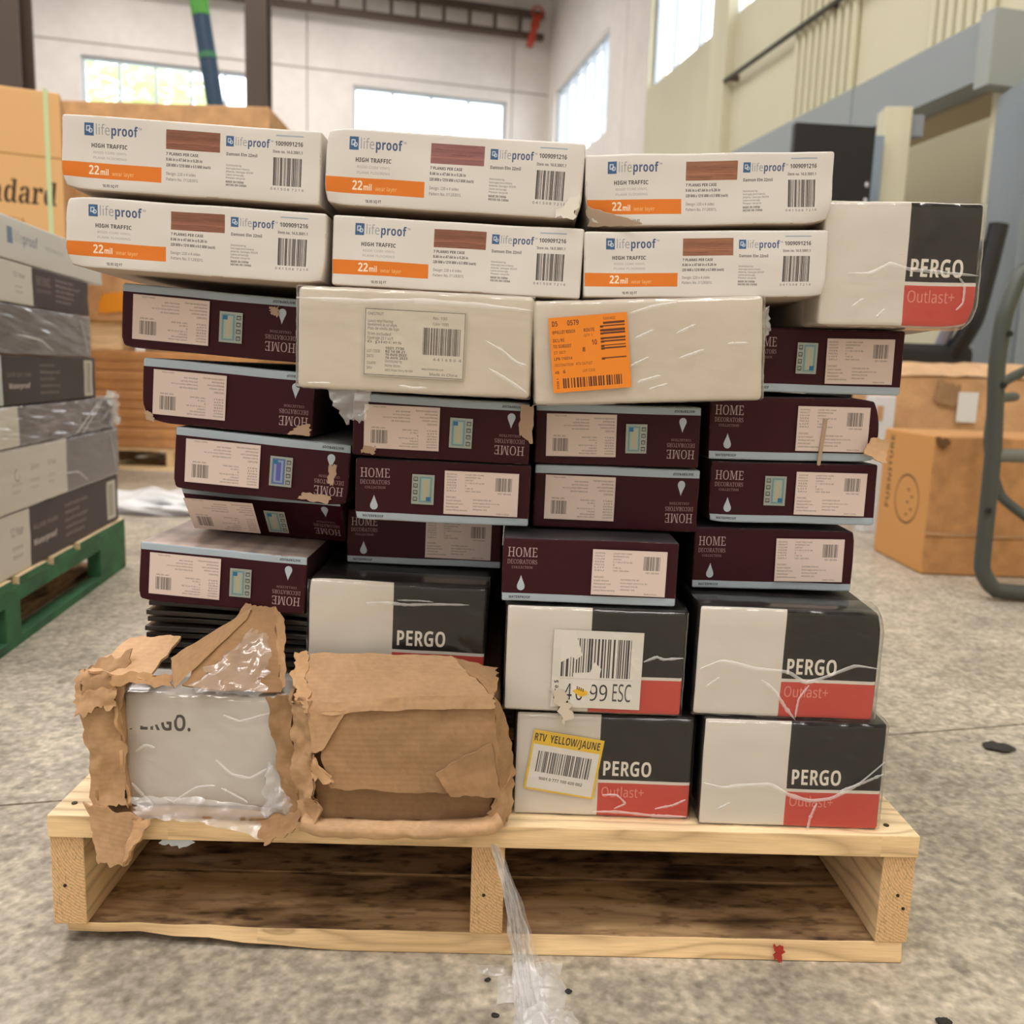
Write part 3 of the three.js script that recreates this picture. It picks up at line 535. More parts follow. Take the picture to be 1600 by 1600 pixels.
// ---------------------------------------------------------------- white plank cartons on top
const LP = [
  ['white flooring carton with orange band, top left of the stack', { cx: -0.3537, cy: 0.8994, w: 0.276, h: 0.076, z: -0.03, tilt: -0.033 }, 1, 0, [[-1, -1, 0.03, 0.008]]],
  ['white flooring carton with orange band, top middle, dented at its corners', { cx: -0.0736, cy: 0.8944, w: 0.275, h: 0.079, z: -0.03, tilt: -0.027 }, 2, 1, [[-1, 1, 0.03, 0.006], [1, -1, 0.03, 0.009], [-1, -1, 0.03, 0.006]]],
  ['white flooring carton with orange band, top right, lower left corner peeled open', { cx: 0.1986, cy: 0.8875, w: 0.264, h: 0.074, z: -0.03, tilt: 0.045 }, 3, 2, [[1, -1, 0.04, 0.010], [-1, -1, 0.05, 0.012]]],
  ['white flooring carton with orange band, second row left with crushed top edge', { cx: -0.3501, cy: 0.8166, w: 0.280, h: 0.074, z: -0.028, tilt: -0.038 }, 4, 0, [[-1, -1, 0.03, 0.008], [1, -1, 0.04, 0.008], [-1, 1, 0.03, 0.005]]],
  ['white flooring carton with orange band, second row middle above the film-wrapped box', { cx: -0.0687, cy: 0.8088, w: 0.271, h: 0.0735, z: -0.032, tilt: -0.024 }, 5, 0, []],
  ['white flooring carton with orange band, second row right beside the tall carton', { cx: 0.1995, cy: 0.8100, w: 0.262, h: 0.070, z: -0.03, tilt: 0.035 }, 6, 2, [[1, -1, 0.03, 0.006]]],
];
LP.forEach(([label, b, s, v, dents]) => {
  const g = cartonGroup('plank_carton', label, b, 'white plank cartons');
  cartonBody(b, [M.lpSide, M.lpSide, M.lpSide, M.lpUnder, M.lpFront[v], M.lpSide], g, { s, wob: 0.0014, dents });
  const d = 1.08;
  if (s === 3) part('peeled_flap', sheet([[-b.w / 2 + 0.002, 0.020, d / 2 - 0.001], [-b.w / 2 + 0.045, 0.008, d / 2 + 0.004], [-b.w / 2 + 0.062, 0.001, d / 2 + 0.006], [-b.w / 2 + 0.004, 0.001, d / 2 - 0.012]], { nu: 10, nv: 5, th: 0.001, wave: 0.001, rag: 0.002, s: 3 }), M.lpUnder, g);
  if (s === 2) part('peeled_flap', sheet([[b.w / 2 - 0.014, 0.022, d / 2 + 0.002], [b.w / 2 - 0.003, 0.026, d / 2 - 0.001], [b.w / 2 - 0.004, 0.001, d / 2 + 0.001], [b.w / 2 - 0.026, 0.002, d / 2 + 0.004]], { nu: 6, nv: 6, th: 0.001, wave: 0.001, s: 8 }), std(0xe8e3da, 0.4), g);
});

// ---------------------------------------------------------------- maroon decor cartons
const HD = [
  // label, box, seal (0 none, 1 green, 2 blue), upside down, seed, dents
  ['upside down maroon carton directly under the top left white cartons', { cx: -0.3524, cy: 0.732, w: 0.207, h: 0.072, z: -0.08, tilt: -0.057 }, 1, true, 1, [[-1, -1, 0.02, 0.005]]],
  ['upside down maroon carton left of the film-wrapped white box, no seal', { cx: -0.3345, cy: 0.6475, w: 0.200, h: 0.074, z: -0.08, tilt: -0.058 }, 0, true, 2, [[-1, -1, 0.04, 0.012]]],
  ['upside down maroon carton with blue seal, third in the left column', { cx: -0.296, cy: 0.568, w: 0.207, h: 0.073, z: -0.08, tilt: -0.073 }, 2, true, 3, [[-1, -1, 0.02, 0.004], [1, -1, 0.03, 0.006]]],
  ['upside down maroon carton resting on the loose black planks', { cx: -0.345, cy: 0.4315, w: 0.201, h: 0.072, z: -0.08, tilt: -0.062 }, 1, true, 5, [[-1, -1, 0.02, 0.004]]],
  ['upside down maroon carton under the film-wrapped white box, right edge torn', { cx: -0.0842, cy: 0.6205, w: 0.204, h: 0.071, z: -0.06, tilt: -0.026 }, 1, true, 6, [[1, 1, 0.02, 0.004]]],
  ['upright maroon carton with seal, middle left column above the dark gap', { cx: -0.0812, cy: 0.5475, w: 0.203, h: 0.072, z: -0.06, tilt: -0.010 }, 1, false, 7, [[-1, -1, 0.02, 0.003]]],
  ['maroon carton set far back in shadow behind the black topped carton', { cx: -0.112, cy: 0.4720, w: 0.200, h: 0.070, d: 0.95, z: -0.165, tilt: -0.012 }, 0, false, 8, []],
  ['upside down maroon carton under the box with the orange label, with seal', { cx: 0.121, cy: 0.6185, w: 0.194, h: 0.071, z: -0.085, tilt: 0.004 }, 1, true, 9, []],
  ['upside down maroon carton without seal, middle of the right centre column', { cx: 0.123, cy: 0.544, w: 0.196, h: 0.075, z: -0.085, tilt: -0.004 }, 0, true, 10, []],
  ['upright maroon carton on top of the carton with the torn price barcode', { cx: 0.0911, cy: 0.466, w: 0.200, h: 0.075, z: -0.03, tilt: -0.003 }, 0, false, 11, []],
  ['upright maroon carton with seal under the tall carton at the right', { cx: 0.3565, cy: 0.7125, w: 0.185, h: 0.074, z: -0.09, tilt: 0.006 }, 1, false, 12, []],
  ['upright maroon carton with crumpled right end and hanging card scrap', { cx: 0.329, cy: 0.633, w: 0.200, h: 0.075, z: -0.09, tilt: 0.012 }, 0, false, 13, [[1, 1, 0.05, 0.010], [1, -1, 0.03, 0.006]]],
  ['upright maroon carton with green seal, third from top at the right', { cx: 0.3335, cy: 0.5565, w: 0.198, h: 0.073, z: -0.09, tilt: 0.009 }, 1, false, 14, [[-1, -1, 0.02, 0.004]]],
  ['upright maroon carton on the upper of the two lower right cartons, no seal', { cx: 0.318, cy: 0.4745, w: 0.194, h: 0.075, z: -0.095, tilt: 0.008 }, 0, false, 15, [[1, 1, 0.02, 0.004]]],
];
HD.forEach(([label, b0, seal, flip, s, dents]) => {
  const b = { ...b0, flip }; const g = cartonGroup('decor_carton', label, b, 'maroon flooring cartons');
  const f = M.hdFront[s % 2];
  cartonBody(b, [M.hdSide, M.hdSide, flip ? (s === 5 ? M.hdTop : M.hdBand) : M.hdDark, flip ? M.hdSide : M.hdBand, f, M.hdSide], g, { s: s + 20, wob: 0.001, dents });
  sticker('shipping_label', [0.51, 0.932, 0.16, 0.86], b, M.label, g, { turn: s % 3 === 0 ? 0.01 : -0.004 });
  if (seal) sticker('hologram_seal', [0.325, 0.452, 0.30, 0.78], b, M.seal[seal - 1], g, { turn: 0.03 * nz(s * 3.1, 1, 1) });
  const d = b.d ?? 1.08, H = b.h, Wd = b.w;
  const scrap = (q, o, m = M.tornPrint) => part('torn_board', sheet(q, { nu: 8, nv: 6, th: 0.0012, wave: 0.0012, rag: 0.0014, s: s + 2, ...o }), m, g);
  if (s === 3) scrap([[0.05, 0.012, d / 2 + 0.0012], [0.084, 0.012, d / 2 + 0.0012], [0.082, 0.002, d / 2 + 0.0012], [0.046, 0.004, d / 2 + 0.0012]], {}), scrap([[0.078, 0.047, d / 2 + 0.0012], [0.088, 0.05, d / 2 + 0.0012], [0.086, 0.024, d / 2 + 0.0012], [0.079, 0.026, d / 2 + 0.0012]], {});
  if (s === 1) scrap([[0.066, H - 0.012, d / 2 + 0.0012], [0.076, H - 0.011, d / 2 + 0.0012], [0.077, H - 0.022, d / 2 + 0.0012], [0.068, H - 0.020, d / 2 + 0.0012]], {});
  if (s === 6) scrap([[Wd / 2 - 0.013, H - 0.002, d / 2 + 0.002], [Wd / 2 + 0.002, H - 0.002, d / 2], [Wd / 2 + 0.004, H - 0.046, d / 2 + 0.002], [Wd / 2 - 0.012, H - 0.036, d / 2 + 0.002]], {}), scrap([[-0.088, 0.012, d / 2 + 0.0018], [-0.074, 0.012, d / 2 + 0.0018], [-0.074, 0.003, d / 2 + 0.0018], [-0.09, 0.004, d / 2 + 0.0018]], {});
  if (s === 13) { scrap([[Wd / 2 - 0.012, 0.030, d / 2 + 0.006], [Wd / 2 + 0.010, 0.028, d / 2 + 0.004], [Wd / 2 + 0.004, 0.0, d / 2 + 0.014], [Wd / 2 - 0.022, 0.012, d / 2 + 0.012]], { rag: 0.0012, th: 0.002 }, M.cardPale); scrap([[0.032, 0.05, d / 2 + 0.0035], [0.0365, 0.05, d / 2 + 0.0035], [0.032, -0.004, d / 2 + 0.0035], [0.028, -0.004, d / 2 + 0.0035]], { rag: 0.0008 }); }
  if (s === 2) scrap([[-Wd / 2 + 0.004, 0.014, d / 2 + 0.001], [-Wd / 2 + 0.014, 0.010, d / 2 + 0.001], [-Wd / 2 + 0.016, 0.001, d / 2 + 0.001], [-Wd / 2 + 0.006, 0.003, d / 2 + 0.001]], {}), scrap([[Wd / 2 - 0.016, 0.012, d / 2 + 0.001], [Wd / 2 - 0.002, 0.016, d / 2 + 0.001], [Wd / 2 - 0.003, 0.001, d / 2 + 0.001], [Wd / 2 - 0.03, 0.001, d / 2 + 0.001]], {});
});
{ // the crushed carton whose front leans forward over the one below
  const b = { cx: -0.310, cy: 0.4985, w: 0.196, h: 0.063, d: 0.98, z: -0.115, tilt: -0.05, flip: true };
  const g = cartonGroup('decor_carton', 'crushed maroon carton with forward leaning front in the left column', b, 'maroon flooring cartons');
  cartonBody(b, [M.hdSide, M.hdSide, M.hdBand, M.hdSide, M.hdFront[0], M.hdSide], g, { s: 61, wob: 0.002, lean: 0.06, dents: [[-1, -1, 0.05, 0.016]] });
  sticker('shipping_label', [0.51, 0.932, 0.12, 0.82], b, M.label, g, { lean: 0.06, out: 0.003 }); sticker('hologram_seal', [0.325, 0.452, 0.26, 0.76], b, M.seal[0], g, { lean: 0.06, out: 0.003 });
}
// loose planks under the left maroon carton
M.plankEdge = std(0x26221f, 0.28); M.plankFace = std(0x5d534b, 0.4);
for (let i = 0; i < 8; i++) {
  reseed(900 + i); const y = 0.318 + i * 0.0094;
  const m = single('vinyl_plank', softBox(0.206, 0.0064, 0.95, 0.0012, 6, 1, 1, (v, w) => { v.y += 0.0012 * Math.cos(v.x / w * 3); }), i % 2 ? M.plankEdge : std(0x302b28, 0.25), ['lowest', 'second lowest', 'third lowest', 'fourth lowest', 'fourth highest', 'third highest', 'second highest', 'topmost'][i] + ' loose black vinyl plank under the left maroon carton', 'plank', [-0.345 + rr(-0.004, 0.004), y, -0.575 + rr(-0.006, 0.006)], 'loose black planks');
  m.rotation.z = -0.05 * (i / 7);
}

// ---------------------------------------------------------------- square two-tone cartons
const pgMats = (v) => [M.pgSide, M.pgSide, M.pgSide, M.pgSide, M.pgFront[v], M.pgSide];
const fold = (w, ...pts) => { pts.w = w; return pts; };
const PG = {
  tall: { cx: 0.4135, cy: 0.8175, w: 0.172, h: 0.132, z: -0.04, tilt: 0.012 },
  shade: { cx: -0.1345, cy: 0.369, w: 0.216, h: 0.132, z: -0.08, tilt: -0.020 },
  price: { cx: 0.1014, cy: 0.3615, w: 0.207, h: 0.127, z: -0.03, tilt: -0.004 },
  tag: { cx: 0.1186, cy: 0.2305, w: 0.210, h: 0.1285, z: -0.035, tilt: 0.0 },
  upper: { cx: 0.3243, cy: 0.3655, w: 0.212, h: 0.1325, z: -0.03, tilt: -0.006 },
  lower: { cx: 0.3393, cy: 0.2325, w: 0.213, h: 0.1325, z: -0.025, tilt: 0.004 },
};
{
  let b = PG.tall, g = cartonGroup('square_carton', 'white, black and red flooring carton standing highest at the right of the stack', b, 'white black and red cartons');
  cartonBody(b, [M.pgSide, M.lpSide, M.lpSide, M.lpUnder, M.pgFront[1], M.lpSide], g, { s: 41, wob: 0.0015, dents: [[1, -1, 0.04, 0.010]], r: 0.005 });
  filmOver(b, g, { s: 2, dents: [[1, -1, 0.04, 0.010]], folds: [fold(0.003, [0.16, 0.42], [0.3, 0.42], [0.42, 0.5], [0.55, 0.46], [0.75, 0.44], [0.98, 0.42]), fold(0.002, [0.2, 0.15], [0.27, 0.22]), fold(0.002, [0.36, 0.07], [0.41, 0.14]), fold(0.002, [0.85, 0.42], [0.9, 0.34], [0.9, 0.2], [0.86, 0.14])] });
  b = PG.shade; g = cartonGroup('square_carton', 'white, black and red flooring carton on top of the torn brown carton', b, 'white black and red cartons');
  cartonBody(b, pgMats(0), g, { s: 42, wob: 0.0014, dents: [[-1, 1, 0.02, 0.004]], r: 0.004 });
  filmOver(b, g, { s: 5, folds: [fold(0.0028, [0.33, 0.80], [0.45, 0.81], [0.55, 0.80], [0.72, 0.82], [0.9, 0.83]), fold(0.0016, [0.5, 0.84], [0.62, 0.845], [0.7, 0.84])] });
  b = PG.price; g = cartonGroup('square_carton', 'two-tone flooring carton with a torn price barcode label stuck on it', b, 'white black and red cartons');
  cartonBody(b, pgMats(2), g, { s: 43, wob: 0.0012, r: 0.004 });
  const esc = canvasTex(640, 600, (c, w, h) => {
    c.fillStyle = '#ddd9d0'; c.fillRect(0, 0, w, h); bars(c, 60, 60, 500, 300, 26, 88, '#2a2a30');
    c.fillStyle = '#e2ddd4'; c.beginPath(); c.moveTo(0, 0); c.lineTo(150, 0); c.lineTo(210, 190); c.lineTo(160, 230); c.lineTo(140, 200); c.lineTo(60, 250); c.lineTo(55, 130); c.lineTo(0, 150); c.fill();
    c.beginPath(); c.moveTo(150, 400); c.lineTo(150, 330); c.lineTo(270, 320); c.lineTo(300, 240); c.lineTo(350, 290); c.lineTo(330, 400); c.fill();
    text(c, '4', 92, 540, 175, { w: 58, fill: '#24242a' }); text(c, '0', 170, 540, 175, { w: 62, fill: '#24242a' }); text(c, '99', 268, 540, 175, { w: 140, fill: '#24242a' }); text(c, 'ESC', 432, 540, 190, { w: 142, fill: '#3c3c42' });
    c.fillStyle = '#e2ddd4'; c.beginPath(); c.moveTo(150, 380); c.lineTo(300, 370); c.lineTo(280, 470); c.lineTo(150, 480); c.fill();
    c.save(); c.translate(50, 540); c.rotate(-Math.PI / 2); text(c, 'Price $', 0, 0, 44, { w: 150, bold: true, fill: '#34343a' }); c.restore();
    c.fillStyle = '#e3b62c'; c.beginPath(); c.moveTo(150, 470); c.lineTo(190, 450); c.lineTo(262, 470); c.lineTo(262, 500); c.lineTo(210, 515); c.fill(); c.fillStyle = '#6b4b22'; for (let i = 0; i < 4; i++) c.fillRect(182 + i * 14, 432 + i * 6, 8, 26);
    c.strokeStyle = '#a59f95'; c.strokeRect(60, 372, 520, 4);
  });
  sticker('barcode_label', [0.265, 0.765, 0.055, 0.785], b, std(0xffffff, 0.5, { map: esc }), g, { turn: -0.006, out: 0.003, edge: M.paper });
  part('torn_paper', sheet([[-0.047, 0.028, 0.545], [-0.03, 0.026, 0.546], [-0.022, -0.006, 0.547], [-0.034, -0.012, 0.548]], { nu: 8, nv: 8, th: 0.0008, wave: 0.002, rag: 0.004, s: 4 }), std(0xcfc3b2, 0.8), g);
  filmOver(b, g, { s: 8, amp: 0.001, folds: [fold(0.0026, [0.77, 0.52], [0.84, 0.57], [0.88, 0.55], [0.99, 0.57])] });
  b = PG.tag; g = cartonGroup('square_carton', 'two-tone flooring carton with a yellow bordered barcode tag', b, 'white black and red cartons');
  cartonBody(b, pgMats(0), g, { s: 44, wob: 0.001, r: 0.004 });
  const rtv = canvasTex(512, 480, (c, w, h) => {
    c.fillStyle = '#e2bb33'; c.fillRect(0, 0, w, h); c.fillStyle = '#dedad4'; c.fillRect(16, 112, w - 32, h - 126);
    text(c, 'RTV  YELLOW/JAUNE', 10, 84, 84, { w: w - 30, bold: true, fill: '#2f2922' }); bars(c, 60, 160, 390, 170, 30, 19, '#3f3c3c'); text(c, '9001 0 777 100 420 002', 95, 392, 34, { w: 320, bold: true, fill: '#5c5854' });
  });
  sticker('return_tag', [0.075, 0.475, 0.22, 0.80], b, std(0xffffff, 0.5, { map: rtv }), g, { turn: -0.14, out: 0.0028, edge: std(0xd8b13a, 0.6) });
  filmOver(b, g, { s: 11, folds: [fold(0.0028, [0.45, 0.07], [0.6, 0.075], [0.8, 0.05], [0.98, 0.05]), fold(0.002, [0.5, 0.24], [0.58, 0.24], [0.63, 0.16], [0.57, 0.11]), fold(0.002, [0.8, 0.12], [0.9, 0.16], [0.97, 0.22])] });
  b = PG.upper; g = cartonGroup('square_carton', 'upper of the two lower right flooring cartons, film creased across its logo', b, 'white black and red cartons');
  cartonBody(b, pgMats(0), g, { s: 45, wob: 0.0012, r: 0.006, dents: [[1, 1, 0.04, 0.008]] });
  filmOver(b, g, { s: 14, amp: 0.002, dents: [[1, 1, 0.04, 0.008]], folds: [fold(0.0034, [0.02, 0.44], [0.14, 0.52], [0.32, 0.46], [0.5, 0.44], [0.6, 0.35], [0.72, 0.42], [0.86, 0.52], [0.99, 0.50]), fold(0.003, [0.36, 0.36], [0.44, 0.26], [0.5, 0.12], [0.56, 0.01]), fold(0.002, [0.62, 0.33], [0.57, 0.2], [0.56, 0.03]), fold(0.002, [0.06, 0.28], [0.13, 0.37])] });
  b = PG.lower; g = cartonGroup('square_carton', 'lowest right flooring carton on the pallet, film bunched at its right edge', b, 'white black and red cartons');
  cartonBody(b, pgMats(0), g, { s: 46, wob: 0.001, r: 0.004 });
  filmOver(b, g, { s: 17, amp: 0.002, folds: [fold(0.0034, [0.01, 0.42], [0.12, 0.38], [0.25, 0.41], [0.38, 0.42], [0.48, 0.33], [0.6, 0.28], [0.72, 0.31], [0.86, 0.45], [0.99, 0.66]), fold(0.0026, [0.76, 0.38], [0.88, 0.46], [0.99, 0.55]), fold(0.0026, [0.64, 0.26], [0.61, 0.12], [0.6, 0.0]), fold(0.0018, [0.1, 0.18], [0.16, 0.24])] });
}

// ---------------------------------------------------------------- two plain white film-wrapped boxes
const whiteMap = canvasTex(512, 256, (g, w, h) => { g.fillStyle = '#cfc5b6'; g.fillRect(0, 0, w, h); grit(g, w, h, 400, 7, ['#c3b8a8', '#efeae0']); });
M.white = std(0xffffff, 0.55, { map: whiteMap });
{
  let b = { cx: -0.1095, cy: 0.7155, w: 0.250, h: 0.107, z: -0.002, tilt: -0.016 };
  let g = cartonGroup('white_carton', 'film-wrapped white carton with a printed info label, left of the orange one', b, 'film-wrapped white cartons');
  cartonBody(b, [M.white, M.white, M.white, M.white, M.white, M.white], g, { s: 51, wob: 0.0014, r: 0.005 });
  const info = canvasTex(640, 400, (c, w, h) => {
    c.fillStyle = '#cfc6b8'; c.fillRect(0, 0, w, h); c.strokeStyle = '#55524c'; c.lineWidth = 4; c.strokeRect(6, 6, w - 12, h - 12); const k = '#4a4742';
    const L = (t, x, y, ww, px = 24) => text(c, t, x, y, px, { w: ww, fill: k });
    L('CHESTNUT', 20, 42, 100); L('Luxury vinyl flooring', 20, 84, 160); L('Revetement de sol vinyle', 20, 106, 185); L('Piso de vinilo de lujo', 20, 128, 200); L('Trim included', 20, 160, 150); L('Coverage 20.1 sq ft', 20, 184, 165); L('6 pieces', 20, 206, 220);
    L('LOT CODE', 20, 262, 84); L('DATE', 20, 292, 44); L('COUNTRY', 20, 334, 60); L('SKU', 20, 362, 36); c.fillStyle = '#57534d'; for (let i = 0; i < 4; i++) text(c, ['1021 7730', 'B2 14 08 21', '16 AUG 2023', '16 AUG 2023'][i], 136, 240 + i * 19, 22, { w: 120 + i * 8, bold: true, fill: k });
    L('Distributed by', 136, 318, 110); L('Home stores', 136, 344, 100); L('2455 Paces Ferry Rd NW', 136, 370, 180, 20); L('No. 100', 430, 50, 90); L('Color 1000', 430, 84, 100);
    bars(c, 372, 100, 240, 160, 26, 41, '#3f3c39'); L('4 4 1 6 8 0  4', 440, 294, 180); L('www.homestores.com', 370, 352, 140, 20); L('Made in China', 420, 382, 180, 22);
  });
  sticker('info_label', [0.285, 0.715, 0.155, 0.815], b, std(0xffffff, 0.55, { map: info }), g, { turn: -0.006, edge: M.paper });
  filmOver(b, g, { s: 21, amp: 0.0018, folds: [fold(0.004, [0.0, 0.875], [0.25, 0.87], [0.5, 0.9], [0.75, 0.89], [0.99, 0.86]), fold(0.002, [0.8, 0.55], [0.88, 0.45], [0.97, 0.3]), fold(0.003, [0.82, 0.28], [0.9, 0.18], [0.985, 0.06]), fold(0.0022, [0.05, 0.05], [0.15, 0.06]), fold(0.0024, [0.44, 0.07], [0.5, 0.05], [0.56, 0.06]), fold(0.002, [0.86, 0.5], [0.93, 0.36], [0.98, 0.33])] });
  part('film_tail', sheet([[-0.095, 0.004, 0.535], [-0.045, 0.004, 0.535], [-0.052, -0.03, 0.53], [-0.075, -0.036, 0.53]], { nu: 14, nv: 12, th: 0.0008, wave: 0.010, freq: 60, rag: 0.004, s: 6 }), M.filmMilk, g);
  b = { cx: 0.139, cy: 0.7150, w: 0.244, h: 0.109, z: -0.002, tilt: 0.058 };
  g = cartonGroup('white_carton', 'film-wrapped white carton with a bright orange routing label', b, 'film-wrapped white cartons');
  cartonBody(b, [M.white, M.white, M.white, M.white, M.white, M.white], g, { s: 52, wob: 0.0014, r: 0.005 });
  const orange = canvasTex(512, 480, (c, w, h) => {
    c.fillStyle = '#ee8a1d'; c.fillRect(0, 0, w, h); const k = '#5c3018', L = (t, x, y, ww, px, b2 = true) => text(c, t, x, y, px, { w: ww, bold: b2, fill: k });
    L('D5', 18, 56, 40, 46); L('0579', 118, 56, 78, 46); L('@PALLET REBOX', 18, 104, 150, 28); L('ROUTE', 222, 104, 72, 30); L('QTY 1', 222, 134, 60, 22, false); L('DCL/RI', 18, 156, 76, 28); L('TO SUBDIST', 18, 194, 120, 28); L('ST 007', 18, 232, 80, 26, false); L('LPN 110314', 18, 272, 120, 26); L('DESTINATION   RTV OUTLET', 18, 312, 250, 24, false); L('4B', 18, 358, 28, 24); L('6', 70, 358, 18, 30); L('LOT CODE', 200, 358, 84, 24, false);
    L('10', 270, 190, 36, 46); L('8', 206, 228, 22, 40); L('1000402', 350, 38, 84, 24, false);
    c.save(); c.translate(330, 50); for (let i = 0; i < 9; i++) { const y = [0, 22, 46, 66, 98, 118, 146, 162, 226][i]; c.fillRect(0, y, 22, 14); c.fillStyle = k; c.fillRect(22, y, 140, [14, 8, 16, 12, 12, 10, 6, 10, 8][i]); } c.restore();
    bars(c, 66, 390, 400, 64, 24, 61, '#5c3018'); c.save(); c.translate(40, 456); c.rotate(-Math.PI / 2); L('ITEM 1', 0, 0, 70, 20); c.restore();
  });
  sticker('routing_label', [0.075, 0.415, 0.135, 0.855], b, std(0xffffff, 0.5, { map: orange }), g, { turn: 0.055, out: 0.0055, edge: std(0xe8861c, 0.6) });
  filmOver(b, g, { s: 24, amp: 0.0024, folds: [fold(0.003, [0.42, 0.86], [0.52, 0.92], [0.62, 0.95]), fold(0.002, [0.44, 0.62], [0.52, 0.70]), fold(0.0026, [0.63, 0.42], [0.69, 0.46], [0.74, 0.5]), fold(0.002, [0.62, 0.66], [0.70, 0.74]), fold(0.002, [0.42, 0.36], [0.5, 0.44]), fold(0.0026, [0.45, 0.2], [0.55, 0.26]), fold(0.002, [0.84, 0.55], [0.93, 0.55]), fold(0.002, [0.5, 0.13], [0.58, 0.18])] });
  part('film_tail', sheet([[0.122, 0.100, 0.53], [0.138, 0.094, 0.51], [0.130, 0.055, 0.50], [0.121, 0.062, 0.53]], { nu: 10, nv: 12, th: 0.0008, wave: 0.008, freq: 70, rag: 0.003, s: 9 }), M.filmMilk, g);
}

// ---------------------------------------------------------------- burst brown cartons at the lower left
{
  const g = thing('burst_carton', 'burst cardboard carton showing a film-wrapped white box, front left', 'carton', [0, 0.166, 0]);
  const dn = (q) => q.map(([x, y, z]) => [x, y - 0.166, z]);
  const S = (name, q, o, m = M.card) => part(name, sheet(dn(q), o), m, g);
  const inner = canvasTex(512, 360, (c, w, h) => {
    c.fillStyle = '#cfcac2'; c.fillRect(0, 0, w, h); grit(c, w, h, 300, 21, ['#b9b2a8', '#ece8e2']);
    text(c, 'PERGO.', 12, 116, 70, { w: 200, bold: true, fill: '#3c3833' }); c.fillStyle = '#cfcac2'; c.beginPath(); c.moveTo(0, 40); c.lineTo(176, 40); c.lineTo(160, 82); c.lineTo(118, 92); c.lineTo(84, 106); c.lineTo(40, 104); c.lineTo(0, 124); c.fill();
  });
  const body = softBox(0.190, 0.138, 1.02, 0.006, 16, 12, 4, (v) => { v.z += 0.003 * nz(v.x * 20, v.y * 20, 3) * (v.z > 0 ? 1 : 0); });
  part('inner_carton', body, [M.lpSide, M.lpSide, M.lpSide, M.lpSide, std(0xffffff, 0.5, { map: inner }), M.lpSide], g).position.set(-0.346, 0.005, -0.526);
  filmOver({ w: 0.190, h: 0.138, d: 1.02 }, g, { s: 31, amp: 0.0045, back: 0.06, folds: [fold(0.003, [0.57, 0.45], [0.66, 0.33], [0.78, 0.3], [0.92, 0.42]), fold(0.0024, [0.24, 0.1], [0.31, 0.05]), fold(0.0024, [0.6, 0.2], [0.76, 0.08]), fold(0.004, [0.05, 0.22], [0.12, 0.1], [0.18, 0.02]), fold(0.003, [0.08, 0.5], [0.14, 0.56], [0.2, 0.54]), fold(0.0024, [0.62, 0.85], [0.72, 0.8], [0.9, 0.88]), fold(0.0026, [0.3, 0.06], [0.45, 0.2], [0.56, 0.22])] }).position.set(-0.346, 0.005, -0.526);
  part('film_skirt', sheet(dn([[-0.43, 0.192, 0.000], [-0.262, 0.186, 0.002], [-0.27, 0.155, 0.012], [-0.415, 0.172, 0.012]]), { nu: 30, nv: 10, th: 0.0008, wave: 0.008, freq: 55, rag: 0.006, s: 12 }), M.filmMilk, g);
  part('film_bulge', sheet(dn([[-0.275, 0.235, -0.004], [-0.245, 0.222, 0.002], [-0.240, 0.180, 0.008], [-0.275, 0.174, 0.006]]), { nu: 12, nv: 14, th: 0.0008, wave: 0.010, freq: 70, rag: 0.004, s: 15 }), M.filmMilk, g);
  S('left_wall', [[-0.478, 0.333, 0.012], [-0.435, 0.336, 0.004], [-0.428, 0.183, 0.006], [-0.464, 0.183, 0.012]], { nu: 14, nv: 26, wave: 0.007, rag: 0.005, freq: 26, s: 2 }, M.card);
  S('left_wall', [[-0.470, 0.333, 0.010], [-0.476, 0.325, -0.3], [-0.462, 0.175, -0.3], [-0.462, 0.175, 0.010]], { nu: 12, nv: 8, wave: 0.003, s: 3 }, M.cardBrown);
  S('left_wall_edge', [[-0.440, 0.334, 0.006], [-0.447, 0.325, -0.04], [-0.444, 0.178, -0.04], [-0.429, 0.180, 0.008]], { nu: 8, nv: 22, wave: 0.004, rag: 0.005, s: 4 }, M.cardTorn);
  S('crumpled_corner', [[-0.482, 0.345, 0.006], [-0.43, 0.356, -0.01], [-0.434, 0.300, 0.016], [-0.474, 0.300, 0.022]], { nu: 14, nv: 14, wave: 0.009, freq: 45, rag: 0.005, s: 9 }, M.card);
  S('top_flap', [[-0.449, 0.360, -0.058], [-0.388, 0.364, -0.060], [-0.402, 0.333, 0.004], [-0.466, 0.342, 0.008]], { nu: 14, nv: 10, wave: 0.003, rag: 0.002, s: 5 }, M.cardPale);
  S('top_lip', [[-0.440, 0.341, 0.010], [-0.378, 0.338, -0.005], [-0.378, 0.326, -0.001], [-0.440, 0.329, 0.012]], { nu: 14, nv: 5, wave: 0.004, rag: 0.003, s: 6 }, M.cardTorn);
  S('standing_flap', [[-0.318, 0.400, -0.078], [-0.283, 0.398, -0.080], [-0.262, 0.312, -0.022], [-0.366, 0.328, 0.010]], { nu: 16, nv: 16, wave: 0.005, rag: 0.002, freq: 16, s: 7 }, M.cardBrown);
  S('folded_flap', [[-0.376, 0.360, 0.004], [-0.308, 0.399, -0.070], [-0.311, 0.388, -0.062], [-0.369, 0.329, 0.016]], { nu: 16, nv: 8, wave: 0.001, rag: 0.001, s: 8 }, M.card);
  S('flap_side', [[-0.283, 0.398, -0.080], [-0.272, 0.384, -0.082], [-0.258, 0.318, -0.03], [-0.262, 0.312, -0.022]], { nu: 6, nv: 14, wave: 0.004, rag: 0.004, s: 11 }, M.card);
